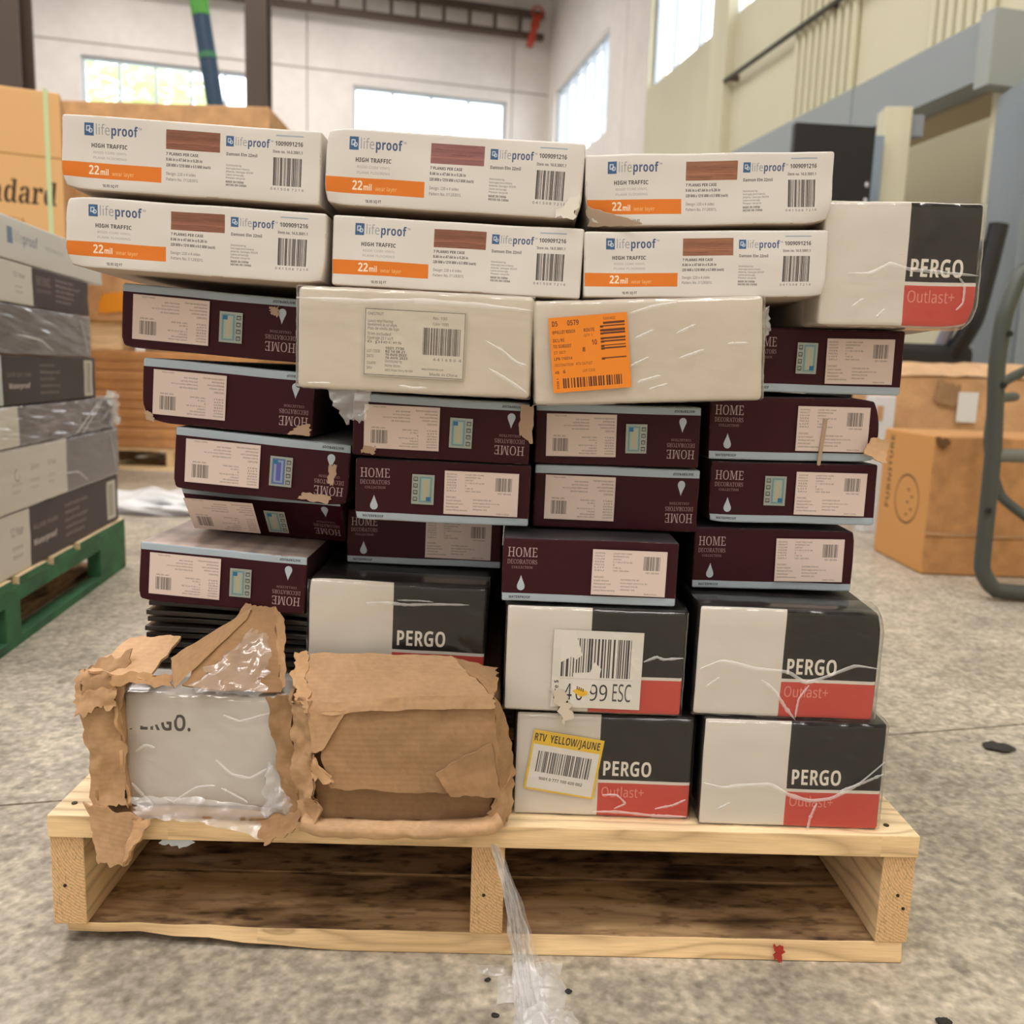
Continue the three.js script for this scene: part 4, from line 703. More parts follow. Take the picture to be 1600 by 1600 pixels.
  part('loose_film', sheet(dn([[-0.300, 0.381, -0.045], [-0.281, 0.370, -0.05], [-0.275, 0.318, 0.010], [-0.350, 0.332, 0.020]]), { nu: 22, nv: 16, th: 0.0008, wave: 0.009, freq: 40, rag: 0.004, s: 13 }), M.filmClear, g);
  S('right_wall', [[-0.268, 0.316, 0.002], [-0.241, 0.318, 0.004], [-0.231, 0.172, 0.008], [-0.250, 0.178, 0.003]], { nu: 10, nv: 24, wave: 0.006, freq: 35, rag: 0.004, s: 14 }, M.cardBrown);
  S('right_wall', [[-0.241, 0.318, 0.004], [-0.243, 0.330, -0.08], [-0.240, 0.170, -0.08], [-0.231, 0.172, 0.008]], { nu: 8, nv: 12, wave: 0.003, s: 16 }, M.cardBrown);
  S('hanging_flap', [[-0.473, 0.188, 0.016], [-0.405, 0.172, 0.016], [-0.425, 0.117, 0.022], [-0.459, 0.122, 0.024]], { nu: 14, nv: 14, wave: 0.003, rag: 0.004, s: 17 }, M.card);
  S('hanging_flap_fold', [[-0.418, 0.170, 0.018], [-0.398, 0.170, 0.022], [-0.421, 0.128, 0.030], [-0.430, 0.118, 0.024]], { nu: 6, nv: 12, wave: 0.004, freq: 60, rag: 0.004, s: 18 }, M.cardTorn);
  S('bottom_scrap', [[-0.277, 0.172, 0.012], [-0.226, 0.188, 0.012], [-0.229, 0.169, 0.020], [-0.270, 0.147, 0.024]], { nu: 10, nv: 8, wave: 0.004, freq: 50, rag: 0.004, s: 19 }, M.cardBrown);
  S('base_flap', [[-0.462, 0.1735, -0.9], [-0.235, 0.1735, -0.9], [-0.238, 0.1695, 0.006], [-0.464, 0.1695, 0.006]], { nu: 10, nv: 10, wave: 0.0, rag: 0.002, s: 20 }, M.cardBrown);
  part('back_wall', bx(0.226, 0.13, 0.004, -0.348, 0.068, -1.045), M.cardBrown, g);
}
{
  const g = thing('torn_carton', 'battered brown cardboard carton with open top flap, front middle left', 'carton', [0, 0.166, 0]);
  const dn = (q) => q.map(([x, y, z]) => [x, y - 0.166, z]);
  const S = (name, q, o, m = M.cardBrown) => part(name, sheet(dn(q), o), m, g);
  part('carton_body', softBox(0.214, 0.132, 1.02, 0.006, 10, 6, 4), M.cardBrown, g).position.set(-0.113, 0.003, -0.515);
  S('top_flap', [[-0.237, 0.349, -0.058], [-0.068, 0.352, -0.054], [-0.013, 0.330, 0.014], [-0.222, 0.312, 0.020]], { nu: 26, nv: 16, wave: 0.0022, rag: 0.0022, s: 2 }, M.card);
  S('top_flap_corner', [[-0.068, 0.352, -0.054], [-0.012, 0.340, -0.050], [-0.010, 0.330, -0.02], [-0.013, 0.330, 0.014]], { nu: 10, nv: 10, wave: 0.002, rag: 0.004, s: 3 });
  S('crease', [[-0.222, 0.318, 0.020], [-0.013, 0.334, 0.016], [-0.011, 0.320, 0.022], [-0.222, 0.306, 0.026]], { nu: 40, nv: 6, wave: 0.0035, freq: 40, rag: 0.002, s: 4 }, M.card);
  S('front_flap', [[-0.221, 0.310, 0.021], [-0.013, 0.322, 0.018], [-0.001, 0.223, 0.031], [-0.190, 0.224, 0.031]], { nu: 34, nv: 22, wave: 0.0035, rag: 0.0018, freq: 14, s: 5 });
  S('front_flap_fold', [[-0.075, 0.248, 0.036], [-0.014, 0.284, 0.028], [-0.002, 0.222, 0.034], [-0.058, 0.222, 0.036]], { nu: 16, nv: 14, wave: 0.003, rag: 0.001, s: 6 }, M.cardBrown);
  S('corner_tuck', [[-0.219, 0.311, 0.024], [-0.176, 0.312, 0.024], [-0.200, 0.268, 0.029], [-0.212, 0.262, 0.027]], { nu: 10, nv: 10, wave: 0.001, rag: 0.001, s: 7 }, M.card);
  S('inner_flap', [[-0.214, 0.230, 0.004], [-0.011, 0.230, 0.004], [-0.013, 0.180, 0.010], [-0.210, 0.176, 0.010]], { nu: 26, nv: 8, wave: 0.003, freq: 30, s: 8 });
  const lip = tube([[-0.224, 0.010, 0.016], [-0.205, 0.006, 0.022], [-0.15, 0.0075, 0.025], [-0.08, 0.0085, 0.025], [-0.02, 0.014, 0.023], [-0.002, 0.020, 0.016]], 0.0105, 60, 12);
  { const p = lip.attributes.position; for (let i = 0; i < p.count; i++) { p.setY(i, p.getY(i) + 0.003 * nz(p.getX(i) * 40, p.getY(i) * 90, 2)); p.setZ(i, p.getZ(i) + 0.003 * nz(p.getX(i) * 50, p.getY(i) * 90, 7)); } lip.computeVertexNormals(); }
  part('rolled_edge', uvMetres(lip), M.cardPale, g);
  S('left_wall', [[-0.243, 0.319, 0.008], [-0.217, 0.316, 0.023], [-0.203, 0.181, 0.029], [-0.230, 0.174, 0.010]], { nu: 10, nv: 30, wave: 0.009, freq: 42, rag: 0.006, s: 9 }, M.card);
  S('left_wall_tear', [[-0.214, 0.262, 0.030], [-0.196, 0.245, 0.034], [-0.184, 0.232, 0.036], [-0.212, 0.236, 0.032]], { nu: 8, nv: 8, wave: 0.005, freq: 70, rag: 0.005, s: 10 }, M.cardTorn);
  S('left_wall_top', [[-0.253, 0.348, -0.058], [-0.237, 0.350, -0.060], [-0.219, 0.313, 0.020], [-0.238, 0.316, 0.010]], { nu: 6, nv: 16, wave: 0.006, freq: 50, rag: 0.004, s: 11 }, M.cardTorn);
  S('right_wall', [[-0.014, 0.333, 0.016], [-0.001, 0.306, -0.002], [0.013, 0.231, -0.008], [-0.009, 0.221, 0.028]], { nu: 10, nv: 18, wave: 0.004, rag: 0.003, s: 12 });
  S('right_wall', [[-0.012, 0.226, 0.026], [0.013, 0.233, -0.010], [0.008, 0.172, -0.004], [-0.012, 0.184, 0.024]], { nu: 10, nv: 10, wave: 0.006, freq: 45, rag: 0.006, s: 13 }, M.card);
}
// a blue-white paper scrap hanging under the deck board
single('paper_scrap', sheet([[-0.4005, 0.143, -0.012], [-0.356, 0.139, -0.012], [-0.366, 0.124, -0.010], [-0.402, 0.124, -0.010]], { nu: 10, nv: 6, th: 0.0008, wave: 0.002, rag: 0.003, s: 3 }), std(0xd5dfe8, 0.6), 'pale blue paper scrap hanging under the deck board at left', 'paper');

// ---------------------------------------------------------------- twisted film hanging from the pallet and lying on the floor
{
  const g = thing('plastic_film', 'twisted clear plastic film hanging from the pallet to the floor', 'plastic film', [0, 0, 0]);
  const path = new THREE.CatmullRomCurve3([[-0.008, 0.150, 0.008], [0.002, 0.128, 0.020], [0.012, 0.100, 0.024], [0.020, 0.070, 0.026], [0.026, 0.040, 0.026], [0.031, 0.018, 0.034], [0.036, 0.007, 0.060], [0.040, 0.004, 0.100], [0.046, 0.004, 0.150], [0.055, 0.004, 0.20]].map((p) => new THREE.Vector3(...p)));
  const strand = (off, wid, s) => {
    const N = 90, Mx = 14, P = [], I = [];
    for (let i = 0; i <= N; i++) for (let j = 0; j <= Mx; j++) {
      const t = i / N, q = path.getPoint(t), w = wid * (0.25 + 0.95 * Math.min(1, t * 1.6)) * (0.8 + 0.3 * nz(t * 9, s, 1)), a = (j / Mx - 0.5), ph = nz(t * 6 + s, j * 0.6, s) * 1.2;
      const x = q.x + off * (0.3 + t) + a * w, fold2 = 0.006 * (0.4 + t) * Math.sin(a * 14 + ph * 3 + s) + 0.004 * nz(t * 40, a * 9, s);
      P.push(x, Math.max(0.0015, q.y + Math.max(0, fold2) * (t > 0.5 ? 1 : 0.3)), Math.max(t > 0.12 && t < 0.55 ? 0.022 : -1, q.z + fold2 * (t < 0.55 ? 1 : 0.2)));
    }
    for (let i = 0; i < N; i++) for (let j = 0; j < Mx; j++) { const k = i * (Mx + 1) + j; I.push(k, k + Mx + 1, k + 1, k + 1, k + Mx + 1, k + Mx + 2); }
    const f = new THREE.BufferGeometry(); f.setAttribute('position', new THREE.Float32BufferAttribute(P, 3)); f.setIndex(I); f.computeVertexNormals(); f.setAttribute('uv', new THREE.Float32BufferAttribute(new Float32Array(P.length / 3 * 2), 2));
    return f;
  };
  part('strand', strand(0, 0.034, 1), M.filmFold, g); part('strand', strand(0.008, 0.026, 4), M.filmMilk, g); part('strand', strand(-0.006, 0.016, 7), M.filmFold, g);
  const crumple = (x, z, w, d, hgt, s) => {
    const q = new THREE.PlaneGeometry(w, d, 26, 26).rotateX(-Math.PI / 2), p = q.attributes.position;
    for (let i = 0; i < p.count; i++) { const X = p.getX(i), Z = p.getZ(i), e = Math.max(0, 1 - Math.pow(Math.hypot(X / w, Z / d) * 2, 3)); p.setXYZ(i, X * (0.85 + 0.3 * nz(Z * 30, s, 0)), 0.002 + hgt * e * (0.5 + Math.abs(nz(X * 55 + s, Z * 55, s)) * 1.4), Z * (0.85 + 0.3 * nz(X * 30, s, 3))); }
    q.translate(x, 0, z); q.computeVertexNormals(); return q;
  };
  part('crumpled_end', crumple(0.055, 0.045, 0.05, 0.085, 0.012, 2), M.filmFold, g); part('crumpled_end', crumple(0.015, 0.055, 0.03, 0.06, 0.007, 5), M.filmFold, g);
  part('crumpled_end', crumple(0.055, 0.105, 0.075, 0.05, 0.014, 8), M.filmFold, g); part('wisp', crumple(-0.004, 0.024, 0.055, 0.022, 0.005, 11), M.filmMilk, g);
}
// bits of dirt on the floor
[[0.082, 0.055, 'black crumb on the floor right of the plastic film'], [-0.010, 0.040, 'black crumb on the floor left of the plastic film'], [0.958, -0.672, 'dark tar blob on the concrete at the right'], [0.49, 0.085, 'dark grit lump on the floor near the lower right corner'], [0.0, 0.096, 'small black shard at the edge of the plastic film']].forEach(([x, z, label], i) => {
  const q = new THREE.IcosahedronGeometry([0.0035, 0.003, 0.022, 0.006, 0.003][i], 2), p = q.attributes.position; for (let k = 0; k < p.count; k++) { const r = 1 + 0.45 * nz(p.getX(k) * 300 + i, p.getY(k) * 300, p.getZ(k) * 300); p.setXYZ(k, p.getX(k) * r * 1.3, p.getY(k) * r * (i === 2 ? 0.16 : 0.5), p.getZ(k) * r); }
  q.computeVertexNormals(); q.computeBoundingBox(); single('floor_debris', q, std(0x2b2826, 0.8), label, 'debris', [x, -q.boundingBox.min.y, z]);
});

// ---------------------------------------------------------------- second stack on a green pallet at the left
const SIDE_TURN = Math.atan2(0.9906, -0.137), FAR_END = new THREE.Vector3(-1.294, 0, -1.953), ALONG = new THREE.Vector3(-0.137, 0, -0.9906); // local +x runs away from the camera
{
  const green = dataTex(256, 128, (u, v) => { const k = 0.85 + 0.4 * (noiseA(u, v, 8, 4) - 0.5) + 0.25 * (noiseB(u * 0.3, v, 64, 2) - 0.5); return [58 * k, 118 * k, 78 * k]; });
  const mg = std(0xffffff, 0.75, { map: green });
  const L = 1.22, H = 0.165, p = thing('green_pallet', 'green painted notched pallet under the stack at the left', 'pallet', FAR_END.clone().addScaledVector(ALONG, -L / 2).toArray());
  p.rotation.y = SIDE_TURN;
  const stringer = () => { // outline with fork openings
    const s = new THREE.Shape([[-L / 2, 0], [L / 2, 0], [L / 2, H - 0.022], [-L / 2, H - 0.022]].map((q) => new THREE.Vector2(...q)));
    for (const [a, b] of [[-0.54, -0.32], [-0.24, 0.36]]) { const h = new THREE.Path(); h.moveTo(a, 0.022); h.lineTo(a, 0.108); h.lineTo(b, 0.108); h.lineTo(b, 0.022); s.holes.push(h); }
    return new THREE.ExtrudeGeometry(s, { depth: 0.038, bevelEnabled: true, bevelSize: 0.0015, bevelThickness: 0.0015, bevelSegments: 1 });
  };
  const sg = stringer();
  for (const z of [-0.04, -0.5, -0.98]) part('stringer', sg, mg, p).position.set(0, 0, z);
  for (const [a, b] of [[0.18, 0.61], [-0.02, 0.14], [-0.24, -0.06], [-0.44, -0.28], [-0.61, -0.48]]) part('deck_board', uvMetres(softBox(b - a, 0.0205, 1.0, 0.002, 1, 1, 4)), [M.pine[0], M.pine[0], M.pine[0], M.pine[0], mg, mg], p).position.set((a + b) / 2, H - 0.0205, -0.5);
  part('bottom_sheet', bx(1.16, 0.018, 0.86, 0, 0.01, -0.51), M.pineDirtyShaded[1], p);
}
const sideFace = (fn) => std(0xffffff, 0.5, { map: canvasTex(1024, 152, fn) });
const lines = (g, x, y, n, w, px, c, s) => { reseed(s); for (let i = 0; i < n; i++) text(g, ['Scratch resistant surface', 'Waterproof', 'Easy click installation', 'Limited lifetime warranty', 'Attached underlayment'][i % 5], x, y + i * px * 1.5, px, { w: w * rr(0.5, 1), fill: c }); };
const sideFaces = [
  (g, w, h) => { g.fillStyle = '#d3cdc4'; g.fillRect(0, 0, w, h); g.fillStyle = '#33242a'; g.fillRect(0.278 * w, 0, w, h); text(g, '12 Year', 0.165 * w, 58, 30, { w: 76, fill: '#6b6661' }); lines(g, 0.17 * w, 92, 2, 76, 14, '#8a847e', 2); text(g, 'ALLURE PLANK', 0.30 * w, 62, 18, { w: 170, fill: '#9b8d8c' }); text(g, 'Waterproof', 0.30 * w, 104, 24, { w: 160, bold: true, fill: '#cfc4c0' }); lines(g, 0.52 * w, 38, 5, 220, 14, '#a99c9a', 3); g.fillStyle = '#cfc9c0'; g.fillRect(0.885 * w, 14, 0.085 * w, h - 28); bars(g, 0.90 * w, 24, 0.05 * w, h - 48, 8, 3, '#77716b'); },
  (g, w, h) => { g.fillStyle = '#d0cac1'; g.fillRect(0, 0, w, h); g.fillStyle = '#544a55'; g.fillRect(0.53 * w, 0, w, h); g.strokeStyle = '#8f8982'; g.lineWidth = 4; g.beginPath(); g.arc(0.20 * w, 66, 14, 0, 4.6); g.stroke(); text(g, '24 mil', 0.28 * w, 62, 20, { w: 60, fill: '#8a847e' }); text(g, '10 Year', 0.39 * w, 62, 20, { w: 66, fill: '#7b7570' }); for (const x of [0.17, 0.28, 0.39]) lines(g, x * w, 92, 2, 60, 12, '#9a948d', 4); },
  (g, w, h) => { g.fillStyle = '#d2ccc4'; g.fillRect(0, 0, w, h); g.fillStyle = '#4a3f4a'; g.fillRect(0.255 * w, 0, w, h); lines(g, 0.36 * w, 50, 4, 130, 15, '#8a7f86', 5); },
  (g, w, h) => { g.fillStyle = '#2b2225'; g.fillRect(0, 0, w, h); g.fillStyle = '#bfc6cc'; g.fillRect(0, 0, 0.345 * w, h); text(g, 'LUXURY VINYL PLANK', 0.37 * w, 66, 18, { w: 150, fill: '#8d8182' }); text(g, 'Waterproof', 0.38 * w, 102, 24, { w: 130, bold: true, fill: '#c8bdbb' }); lines(g, 0.57 * w, 34, 5, 190, 15, '#a0958f', 6); g.fillStyle = '#c9c3ba'; g.fillRect(0.90 * w, 10, 0.07 * w, h - 20); bars(g, 0.91 * w, 18, 0.045 * w, h - 36, 8, 9, '#77716b'); },
  (g, w, h) => { g.fillStyle = '#463c45'; g.fillRect(0, 0, w, h); lines(g, 0.6 * w, 50, 3, 170, 16, '#7b7076', 7); },
  (g, w, h) => { g.fillStyle = '#cdccc4'; g.fillRect(0, 0, w, h); g.fillStyle = '#33222a'; g.fillRect(0.585 * w, 0, w, h); text(g, '12 Year', 0.47 * w, 54, 26, { w: 76, fill: '#6f6a66' }); lines(g, 0.48 * w, 92, 2, 60, 13, '#8f8a84', 8); text(g, 'HOME', 0.61 * w, 64, 46, { w: 100, fam: 'serif', fill: '#8d7d80' }); text(g, 'DECORATORS', 0.61 * w, 92, 20, { w: 104, fam: 'serif', fill: '#8d7d80' }); lines(g, 0.74 * w, 34, 5, 190, 14, '#b7aaac', 9); },
  (g, w, h) => { g.fillStyle = '#cfcfce'; g.fillRect(0, 0, w, h); g.fillStyle = '#6d83a0'; g.fillRect(0.315 * w, 36, 30, 58); text(g, 'life', 0.35 * w, 84, 56, { w: 54, fill: '#a5a9ae' }); text(g, 'proof', 0.402 * w, 84, 56, { w: 96, bold: true, fill: '#8189a0' }); text(g, '100% Waterproof', 0.54 * w, 78, 22, { w: 140, fill: '#9a9ba0' }); },
];
const sideBoxes = [ // base height, height, end along the stack (m short of the pallet's far end), film, label
  [0.1655, 0.150, 0.02, 0, 'white and dark plank carton lying on the green pallet'],
  [0.317, 0.152, 0.0, 0.0020, 'film-wrapped white and grey carton, second on the green pallet stack'],
  [0.471, 0.098, 0.03, 0.0075, 'carton under crumpled bunched film, third on the green pallet stack'],
  [0.571, 0.118, 0.20, 0, 'dark carton with white feature lettering, fourth on the green pallet stack'],
  [0.691, 0.118, 0.23, 0.0040, 'dark carton wrapped in glossy film, fifth on the green pallet stack'],
  [0.811, 0.098, 0.235, 0, 'half white half maroon carton near the top of the green pallet stack'],
  [0.911, 0.100, 0.10, 0, 'pale carton with blue logo topping the green pallet stack'],
];
sideBoxes.forEach(([y, h, short, film, label], i) => {
  const w = 1.0, d = 0.42, c = FAR_END.clone().addScaledVector(ALONG, -(short + w / 2));
  const normal = new THREE.Vector3(0.9906, 0, -0.137), g = thing('side_carton', label, 'carton', [c.x - normal.x * (d / 2 + 0.012), y, c.z - normal.z * (d / 2 + 0.012)], 'cartons on the green pallet');
  g.rotation.y = SIDE_TURN;
  const dark = std([0x3b2a2e, 0x6a6266, 0x51464f, 0x2f2629, 0x4a4148, 0xb9b6ae, 0xd8d6d2][i], 0.55);
  cartonBody({ w, h, d }, [dark, dark, dark, dark, sideFace(sideFaces[i]), dark], g, { s: 70 + i, wob: 0.0015, r: 0.004, ny: 4 });
  if (film) filmOver({ w, h, d }, g, { s: 40 + i, amp: film, back: 0.1, folds: i === 2 ? [fold(0.006, [0.62, 0.02], [0.74, 0.5], [0.85, 0.95]), fold(0.005, [0.68, 0.02], [0.78, 0.5], [0.88, 0.98]), fold(0.004, [0.86, 0.3], [0.93, 0.6], [0.96, 0.9])] : [fold(0.004, [0.45, 0.4], [0.6, 0.32], [0.68, 0.1]), fold(0.004, [0.9, 0.9], [0.93, 0.5], [0.95, 0.1])] });
  if (i === 2) part('film_bunch', sheet([[w / 2 - 0.10, h + 0.012, d / 2 + 0.012], [w / 2 + 0.012, h + 0.006, d / 2 + 0.006], [w / 2 + 0.014, 0.008, d / 2 + 0.004], [w / 2 - 0.09, 0.012, d / 2 + 0.02]], { nu: 24, nv: 18, th: 0.001, wave: 0.022, freq: 45, rag: 0.01, s: 4 }), M.filmMilk, g);
});

// ---------------------------------------------------------------- cartons further back at the left
M.cartonTan = std(0xffe9cc, 0.85, { map: cardMap }); M.cartonMid = std(0xf5d2a6, 0.85, { map: cardMap });
{
  const p = thing('wood_pallet', 'pale wooden pallet far back at left under flat cartons', 'pallet', [-2.15, 0, -5.1]);
  for (const x of [-0.5, -0.02, 0.5]) part('stringer', bx(0.05, 0.1, 1.0, x, 0.072, 0), M.pineSide, p);
  for (let i = 0; i < 6; i++) { part('deck_board', uvMetres(bx(1.1, 0.022, 0.12, 0, 0.134, -0.44 + i * 0.176)), M.pine[1], p); if (i % 2 === 0) part('bottom_board', uvMetres(bx(1.1, 0.022, 0.12, 0, 0.011, 0.44 - i * 0.21)), M.pine[0], p); }
  let y = 0.1455;
  [[0.122, 0.0], [0.115, 0.01], [0.118, -0.01], [0.120, 0.01], [0.125, 0.0]].forEach(([h, dx], i) => {
    const g = thing('flat_carton', ['lowest', 'second lowest', 'middle', 'second highest', 'topmost'][i] + ' flat brown carton stacked on the far wooden pallet', 'carton', [-2.15 + dx, y, -5.08], 'flat cartons on the far pallet');
    part('carton_body', uvMetres(softBox(1.08, h - 0.002, 0.98, 0.008, 3, 2, 3)), M.cartonMid, g); part('lid', uvMetres(softBox(1.09, h * 0.42, 0.99, 0.006, 3, 1, 3)), M.cartonMid, g).position.y = h * 0.5; y += h;
  });
  const sp = thing('spacer_block', 'pale wooden block between the flat cartons and the tall carton', 'wood block', [-2.56, y, -4.72]); part('block', uvMetres(softBox(0.20, 0.17, 0.2, 0.004)), M.pine[0], sp);
  const sq = thing('spacer_block', 'hidden wooden block carrying the far end of the tall carton', 'wood block', [-1.75, y, -4.72]); part('block', uvMetres(softBox(0.20, 0.17, 0.2, 0.004)), M.pine[0], sq);
  const sr = thing('spacer_block', 'rear wooden block under the tall carton', 'wood block', [-2.15, y, -5.4]); part('block', uvMetres(softBox(0.9, 0.17, 0.2, 0.004)), M.pine[0], sr);
  y += 0.1705;
  const t = thing('tall_carton', 'tall tan carton with an orange sticker behind the white stack', 'carton', [-2.14, y, -5.08]);
  part('carton_body', uvMetres(softBox(1.24, 2.20 - y, 0.98, 0.012, 4, 6, 4)), M.cartonTan, t);
  part('sticker', sheet([[-0.42, 0.17, 0.4955], [-0.28, 0.18, 0.4955], [-0.28, 0.06, 0.4955], [-0.44, 0.05, 0.4955]], { nu: 8, nv: 6, th: 0.001, wave: 0, rag: 0.01, s: 2 }), std(0xf2a02c, 0.5), t);
  // dark gap piece under the carton
  const c = thing('strapped_carton', 'large tan carton with black script lettering and a pale green strap', 'carton', [-3.025, 0, -3.77]); c.rotation.y = 0.40;
  const nd = canvasTex(1024, 1024, (g, w, h) => { g.fillStyle = '#dfb27a'; g.fillRect(0, 0, w, h); grit(g, w, h, 900, 4, ['#c4965e', '#efc690']); g.fillStyle = '#a97a48'; g.fillRect(0, 0.155 * h, w, 4); g.save(); g.transform(1, 0, -0.18, 1, 0.06 * w, 0); text(g, 'Standard', 0.60 * w, 0.272 * h, 76, { w: 0.36 * w, fam: 'serif', bold: true, fill: '#3b2a1c' }); g.restore(); text(g, 'VITREOUS CHINA', 0.60 * w, 0.325 * h, 26, { w: 0.26 * w, fill: '#8a6236' }); });
  part('carton_body', softBox(1.26, 1.96, 0.9, 0.012, 4, 6, 4), [M.cartonTan, M.cartonTan, M.cartonTan, M.cartonTan, std(0xffffff, 0.85, { map: nd }), M.cartonTan], c);
  part('strap', mergeGeometries([bx(0.022, 1.97, 0.002, 0.565, 0.985, 0.4515), bx(0.022, 0.003, 0.9, 0.565, 1.962, 0), bx(0.022, 1.97, 0.002, 0.565, 0.985, -0.4515)]), std(0xc9d9a8, 0.4), c);
  const pl = thing('plastic_heap', 'pale plastic sheet heaped on top of the strapped carton', 'plastic sheet', [-3.1, 1.968, -3.77]); pl.rotation.y = 0.40;
  part('sheet', sheet([[-0.5, 0.30, 0.1], [0.10, 0.12, 0.2], [0.42, 0.0, 0.4], [-0.5, 0.0, 0.42]], { nu: 20, nv: 14, th: 0.002, wave: 0.04, freq: 8, s: 3 }), std(0xd6c6bf, 0.5), pl);
}
// bundle of film on the floor far left
{
  const q = new THREE.SphereGeometry(1, 26, 16), p = q.attributes.position; for (let i = 0; i < p.count; i++) { const k = 1 + 0.5 * nz(p.getX(i) * 3, p.getY(i) * 3, p.getZ(i) * 3); p.setXYZ(i, p.getX(i) * 0.34 * k, Math.max(-0.028, p.getY(i) * 0.07 * k), p.getZ(i) * 0.16 * k); } q.computeVertexNormals();
  single('film_bundle', q, phy(0xf2f4f6, 0.25, { transmission: 0.25 }), 'pale heap of clear film on the floor behind the pallet', 'plastic film', [-1.62, 0.028, -3.1]);
}

// ---------------------------------------------------------------- right side: cartons, hand truck, machinery
{
  const T = 0.10, g = thing('brown_carton', 'brown carton with a round stamp on the floor at the right', 'carton', [1.825, 0, -2.48]); g.rotation.y = -0.02;
  const map = canvasTex(512, 512, (c, w, h) => { c.fillStyle = '#cf9656'; c.fillRect(0, 0, w, h); grit(c, w, h, 500, 14, ['#a8703a', '#e0ad70']); c.strokeStyle = '#4c361d'; c.lineWidth = 7; c.beginPath(); c.ellipse(0.60 * w, 0.50 * h, 118, 92, 0, 0, 6.3); c.stroke(); c.fillStyle = '#5d4427'; for (let i = 0; i < 5; i++) c.fillRect(0.6 * w + (i % 2) * 40, 0.42 * h + i * 24, 22, 8); c.save(); c.translate(0.24 * w, 0.62 * h); c.rotate(-Math.PI / 2); text(c, 'FURNITURE', 0, 0, 56, { w: 300, bold: true, fill: '#5d4427' }); c.restore(); });
  const mm = std(0xffffff, 0.85, { map });
  part('carton_body', softBox(0.60, 0.516, 0.46, 0.010, 5, 5, 4, (v) => { v.z += 0.006 * nz(v.x * 6, v.y * 6, 1); }), [M.cartonMid, mm, M.cartonMid, M.cartonMid, M.cartonMid, M.cartonMid], g);
  part('tape_strip', sheet([[-0.30, 0.16, 0.236], [0.30, 0.16, 0.236], [0.30, 0.15, 0.236], [-0.30, 0.148, 0.236]], { nu: 14, nv: 2, th: 0.001, wave: 0.001, s: 3 }), M.cardTorn, g);
  part('torn_corner', sheet([[-0.30, 0.512, 0.238], [-0.24, 0.505, 0.240], [-0.262, 0.47, 0.240], [-0.285, 0.478, 0.240]], { nu: 8, nv: 6, th: 0.002, wave: 0.006, freq: 30, rag: 0.008, s: 5 }), std(0x6e4a2a, 0.9), g);
  const o = thing('open_carton', 'battered open carton standing behind the brown carton at right', 'carton', [2.12, 0, -3.5]); o.rotation.y = -0.08;
  part('carton_body', uvMetres(softBox(0.72, 0.74, 0.5, 0.01, 6, 6, 4, (v) => { v.z += 0.012 * nz(v.x * 7, v.y * 7, 2); })), M.cartonTan, o);
  part('top_flap', sheet([[-0.35, 0.80, 0.10], [0.35, 0.81, 0.10], [0.35, 0.742, 0.26], [-0.35, 0.742, 0.26]], { nu: 14, nv: 6, th: 0.004, wave: 0.01, s: 2 }), M.cardPale, o);
  part('tape_patch', sheet([[-0.12, 0.72, 0.268], [-0.02, 0.70, 0.268], [-0.03, 0.60, 0.268], [-0.14, 0.62, 0.268]], { nu: 6, nv: 6, th: 0.002, wave: 0.003, rag: 0.01, s: 7 }), M.cardBrown, o);
  part('shipping_label', bx(0.09, 0.14, 0.003, 0.02, 0.60, 0.272), std(0xdedcd8, 0.6), o);
  const q = thing('paper_sleeve', 'white paper sleeve leaning on the open carton at right', 'paper', [1.70, 0.0, -3.2]); part('sleeve', uvMetres(softBox(0.10, 0.64, 0.1, 0.006)), std(0xd9dbdd, 0.6), q); part('brown_patch', bx(0.03, 0.07, 0.002, -0.02, 0.56, 0.051), M.cardTorn, q);
}
M.truck = std(0x4d514c, 0.45, { metalness: 0.25 });
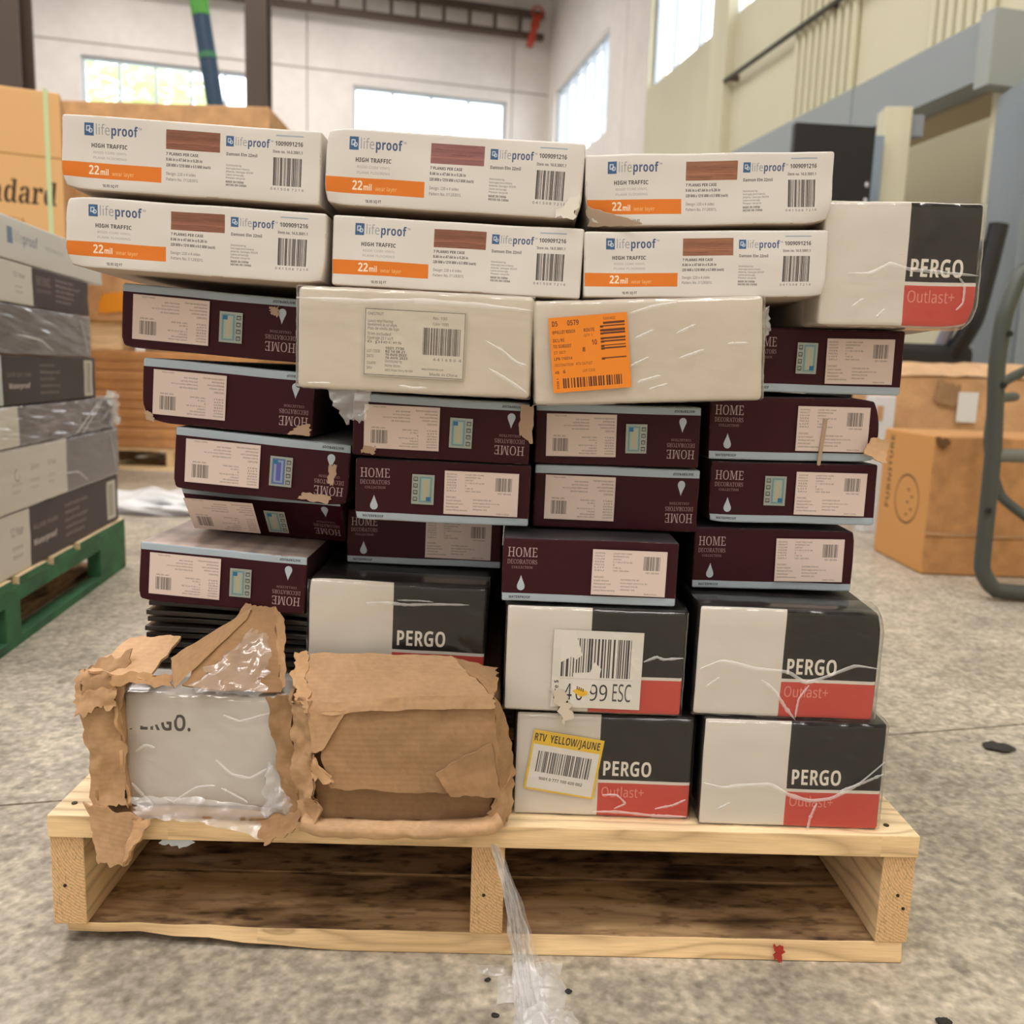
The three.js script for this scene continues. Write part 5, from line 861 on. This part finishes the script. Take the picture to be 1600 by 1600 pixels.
{
  const g = thing('hand_truck', 'dark grey tubular steel cart frame at the right edge', 'cart', [1.6, 0, -1.9]);
  part('upright', tube([[0.36, 1.16, -0.06], [0.14, 1.14, -0.04], [-0.02, 1.05, -0.02], [-0.07, 0.92, 0], [-0.075, 0.76, 0], [-0.055, 0.5, 0], [-0.05, 0.22, 0], [-0.045, 0.10, 0], [0.0, 0.035, 0.01], [0.12, 0.03, 0.02], [0.5, 0.03, 0.04]], 0.026, 90, 14), M.truck, g);
  part('cross_bar', new THREE.CylinderGeometry(0.022, 0.022, 0.6, 14).rotateZ(Math.PI / 2).translate(0.24, 0.478, 0), std(0x7b7c76, 0.4, { metalness: 0.4 }), g);
  part('rear_upright', tube([[0.30, 0.80, -0.35], [0.10, 0.70, -0.30], [0.06, 0.50, -0.25], [0.10, 0.32, -0.2], [0.24, 0.2, -0.1]], 0.017, 40, 10), M.truck, g);
  part('brace', tube([[-0.055, 0.66, 0], [0.05, 0.665, -0.1], [0.09, 0.66, -0.28]], 0.015, 20, 8), M.truck, g);
  for (const y of [0.86, 0.70, 0.30]) part('bolt', new THREE.CylinderGeometry(0.010, 0.010, 0.012, 8).rotateX(Math.PI / 2).translate(-0.062, y, 0.026), std(0x2c2d2b, 0.5, { metalness: 0.5 }), g);
  const k = thing('lift_truck', 'black pallet jack with steep handle standing behind the cartons at right', 'pallet jack', [2.05, 0, -4.10]);
  part('handle', tube([[0.44, 1.54, 0.25], [0.415, 1.35, 0.25], [0.37, 1.05, 0.24], [0.30, 0.82, 0.15]], 0.050, 30, 12), std(0x17181a, 0.35), k);
  part('handle_side', tube([[0.37, 1.46, 0.2], [0.33, 1.3, 0.2], [0.29, 1.1, 0.2], [0.25, 0.86, 0.12]], 0.034, 30, 10), std(0x8e95a8, 0.3, { metalness: 0.6 }), k);
  part('pump_body', softBox(0.80, 0.87, 0.30, 0.05, 4, 4, 3, (v, w, h) => { if (v.y > 0.3 && v.x < 0) v.y -= 0.12 * (-v.x / w); }), std(0x121314, 0.5), k).position.set(0.02, 0.05, 0.06);
  part('hydraulic_pipe', tube([[-0.42, 0.95, 0.22], [-0.22, 0.93, 0.24], [-0.05, 0.90, 0.22]], 0.02, 20, 8), std(0x30363a, 0.4, { metalness: 0.5 }), k);
  for (const x of [-0.35, 0.2]) part('wheel', new THREE.CylinderGeometry(0.09, 0.09, 0.06, 20).rotateZ(Math.PI / 2).translate(x, 0.09, 0.1), std(0x222222, 0.6), k);
  const c = thing('steel_cabinet', 'tall blue grey steel cabinet at the right edge', 'cabinet', [3.11, 0, -4.40]); c.rotation.y = -0.10;
  part('cabinet_body', softBox(0.62, 2.42, 0.5, 0.01, 1, 1, 1), std(0x7d878d, 0.45), c); part('door', softBox(0.54, 2.22, 0.02, 0.006), std(0x868f95, 0.4), c).position.set(0.01, 0.12, 0.258);
  part('warning_sticker', bx(0.09, 0.05, 0.003, -0.10, 2.22, 0.2705), std(0xd8c23a, 0.5), c); part('warning_sticker', bx(0.05, 0.03, 0.003, -0.09, 2.262, 0.2705), std(0xe8e6da, 0.5), c);
  const b = thing('black_panel', 'black screen on a stand behind the top right white carton', 'screen panel', [1.82, 0, -4.55]); b.rotation.y = 0.08;
  part('panel', softBox(0.49, 0.74, 0.06, 0.008), std(0x0c0d0f, 0.5), b).position.y = 1.45; part('stand_pole', new THREE.CylinderGeometry(0.03, 0.03, 1.46, 12).translate(0, 0.73, -0.02), std(0x1a1b1d, 0.5), b); part('stand_foot', softBox(0.4, 0.03, 0.3, 0.008), std(0x1a1b1d, 0.5), b);
  for (const y of [1.86, 1.77]) part('clip', new THREE.SphereGeometry(0.012, 10, 8).scale(1, 1.3, 0.6).translate(0.215, y, 0.033), std(0xc9ccd0, 0.4), b);
  const p = thing('machine_frame', 'blue grey machine guard with cream post behind the black screen', 'machine', [2.30, 0, -5.1]); p.rotation.y = -0.1;
  part('guard', softBox(0.20, 2.24, 0.4, 0.006), std(0x8796a3, 0.5), p).position.set(-0.12, 0, 0); part('post', softBox(0.17, 2.43, 0.17, 0.006), M.cream, p).position.set(0.07, 0, 0.05); part('junction_box', softBox(0.08, 0.13, 0.08, 0.004), std(0x8c9298, 0.5), p).position.set(0.20, 2.26, 0.06);
}
renderer.render(scene, camera);
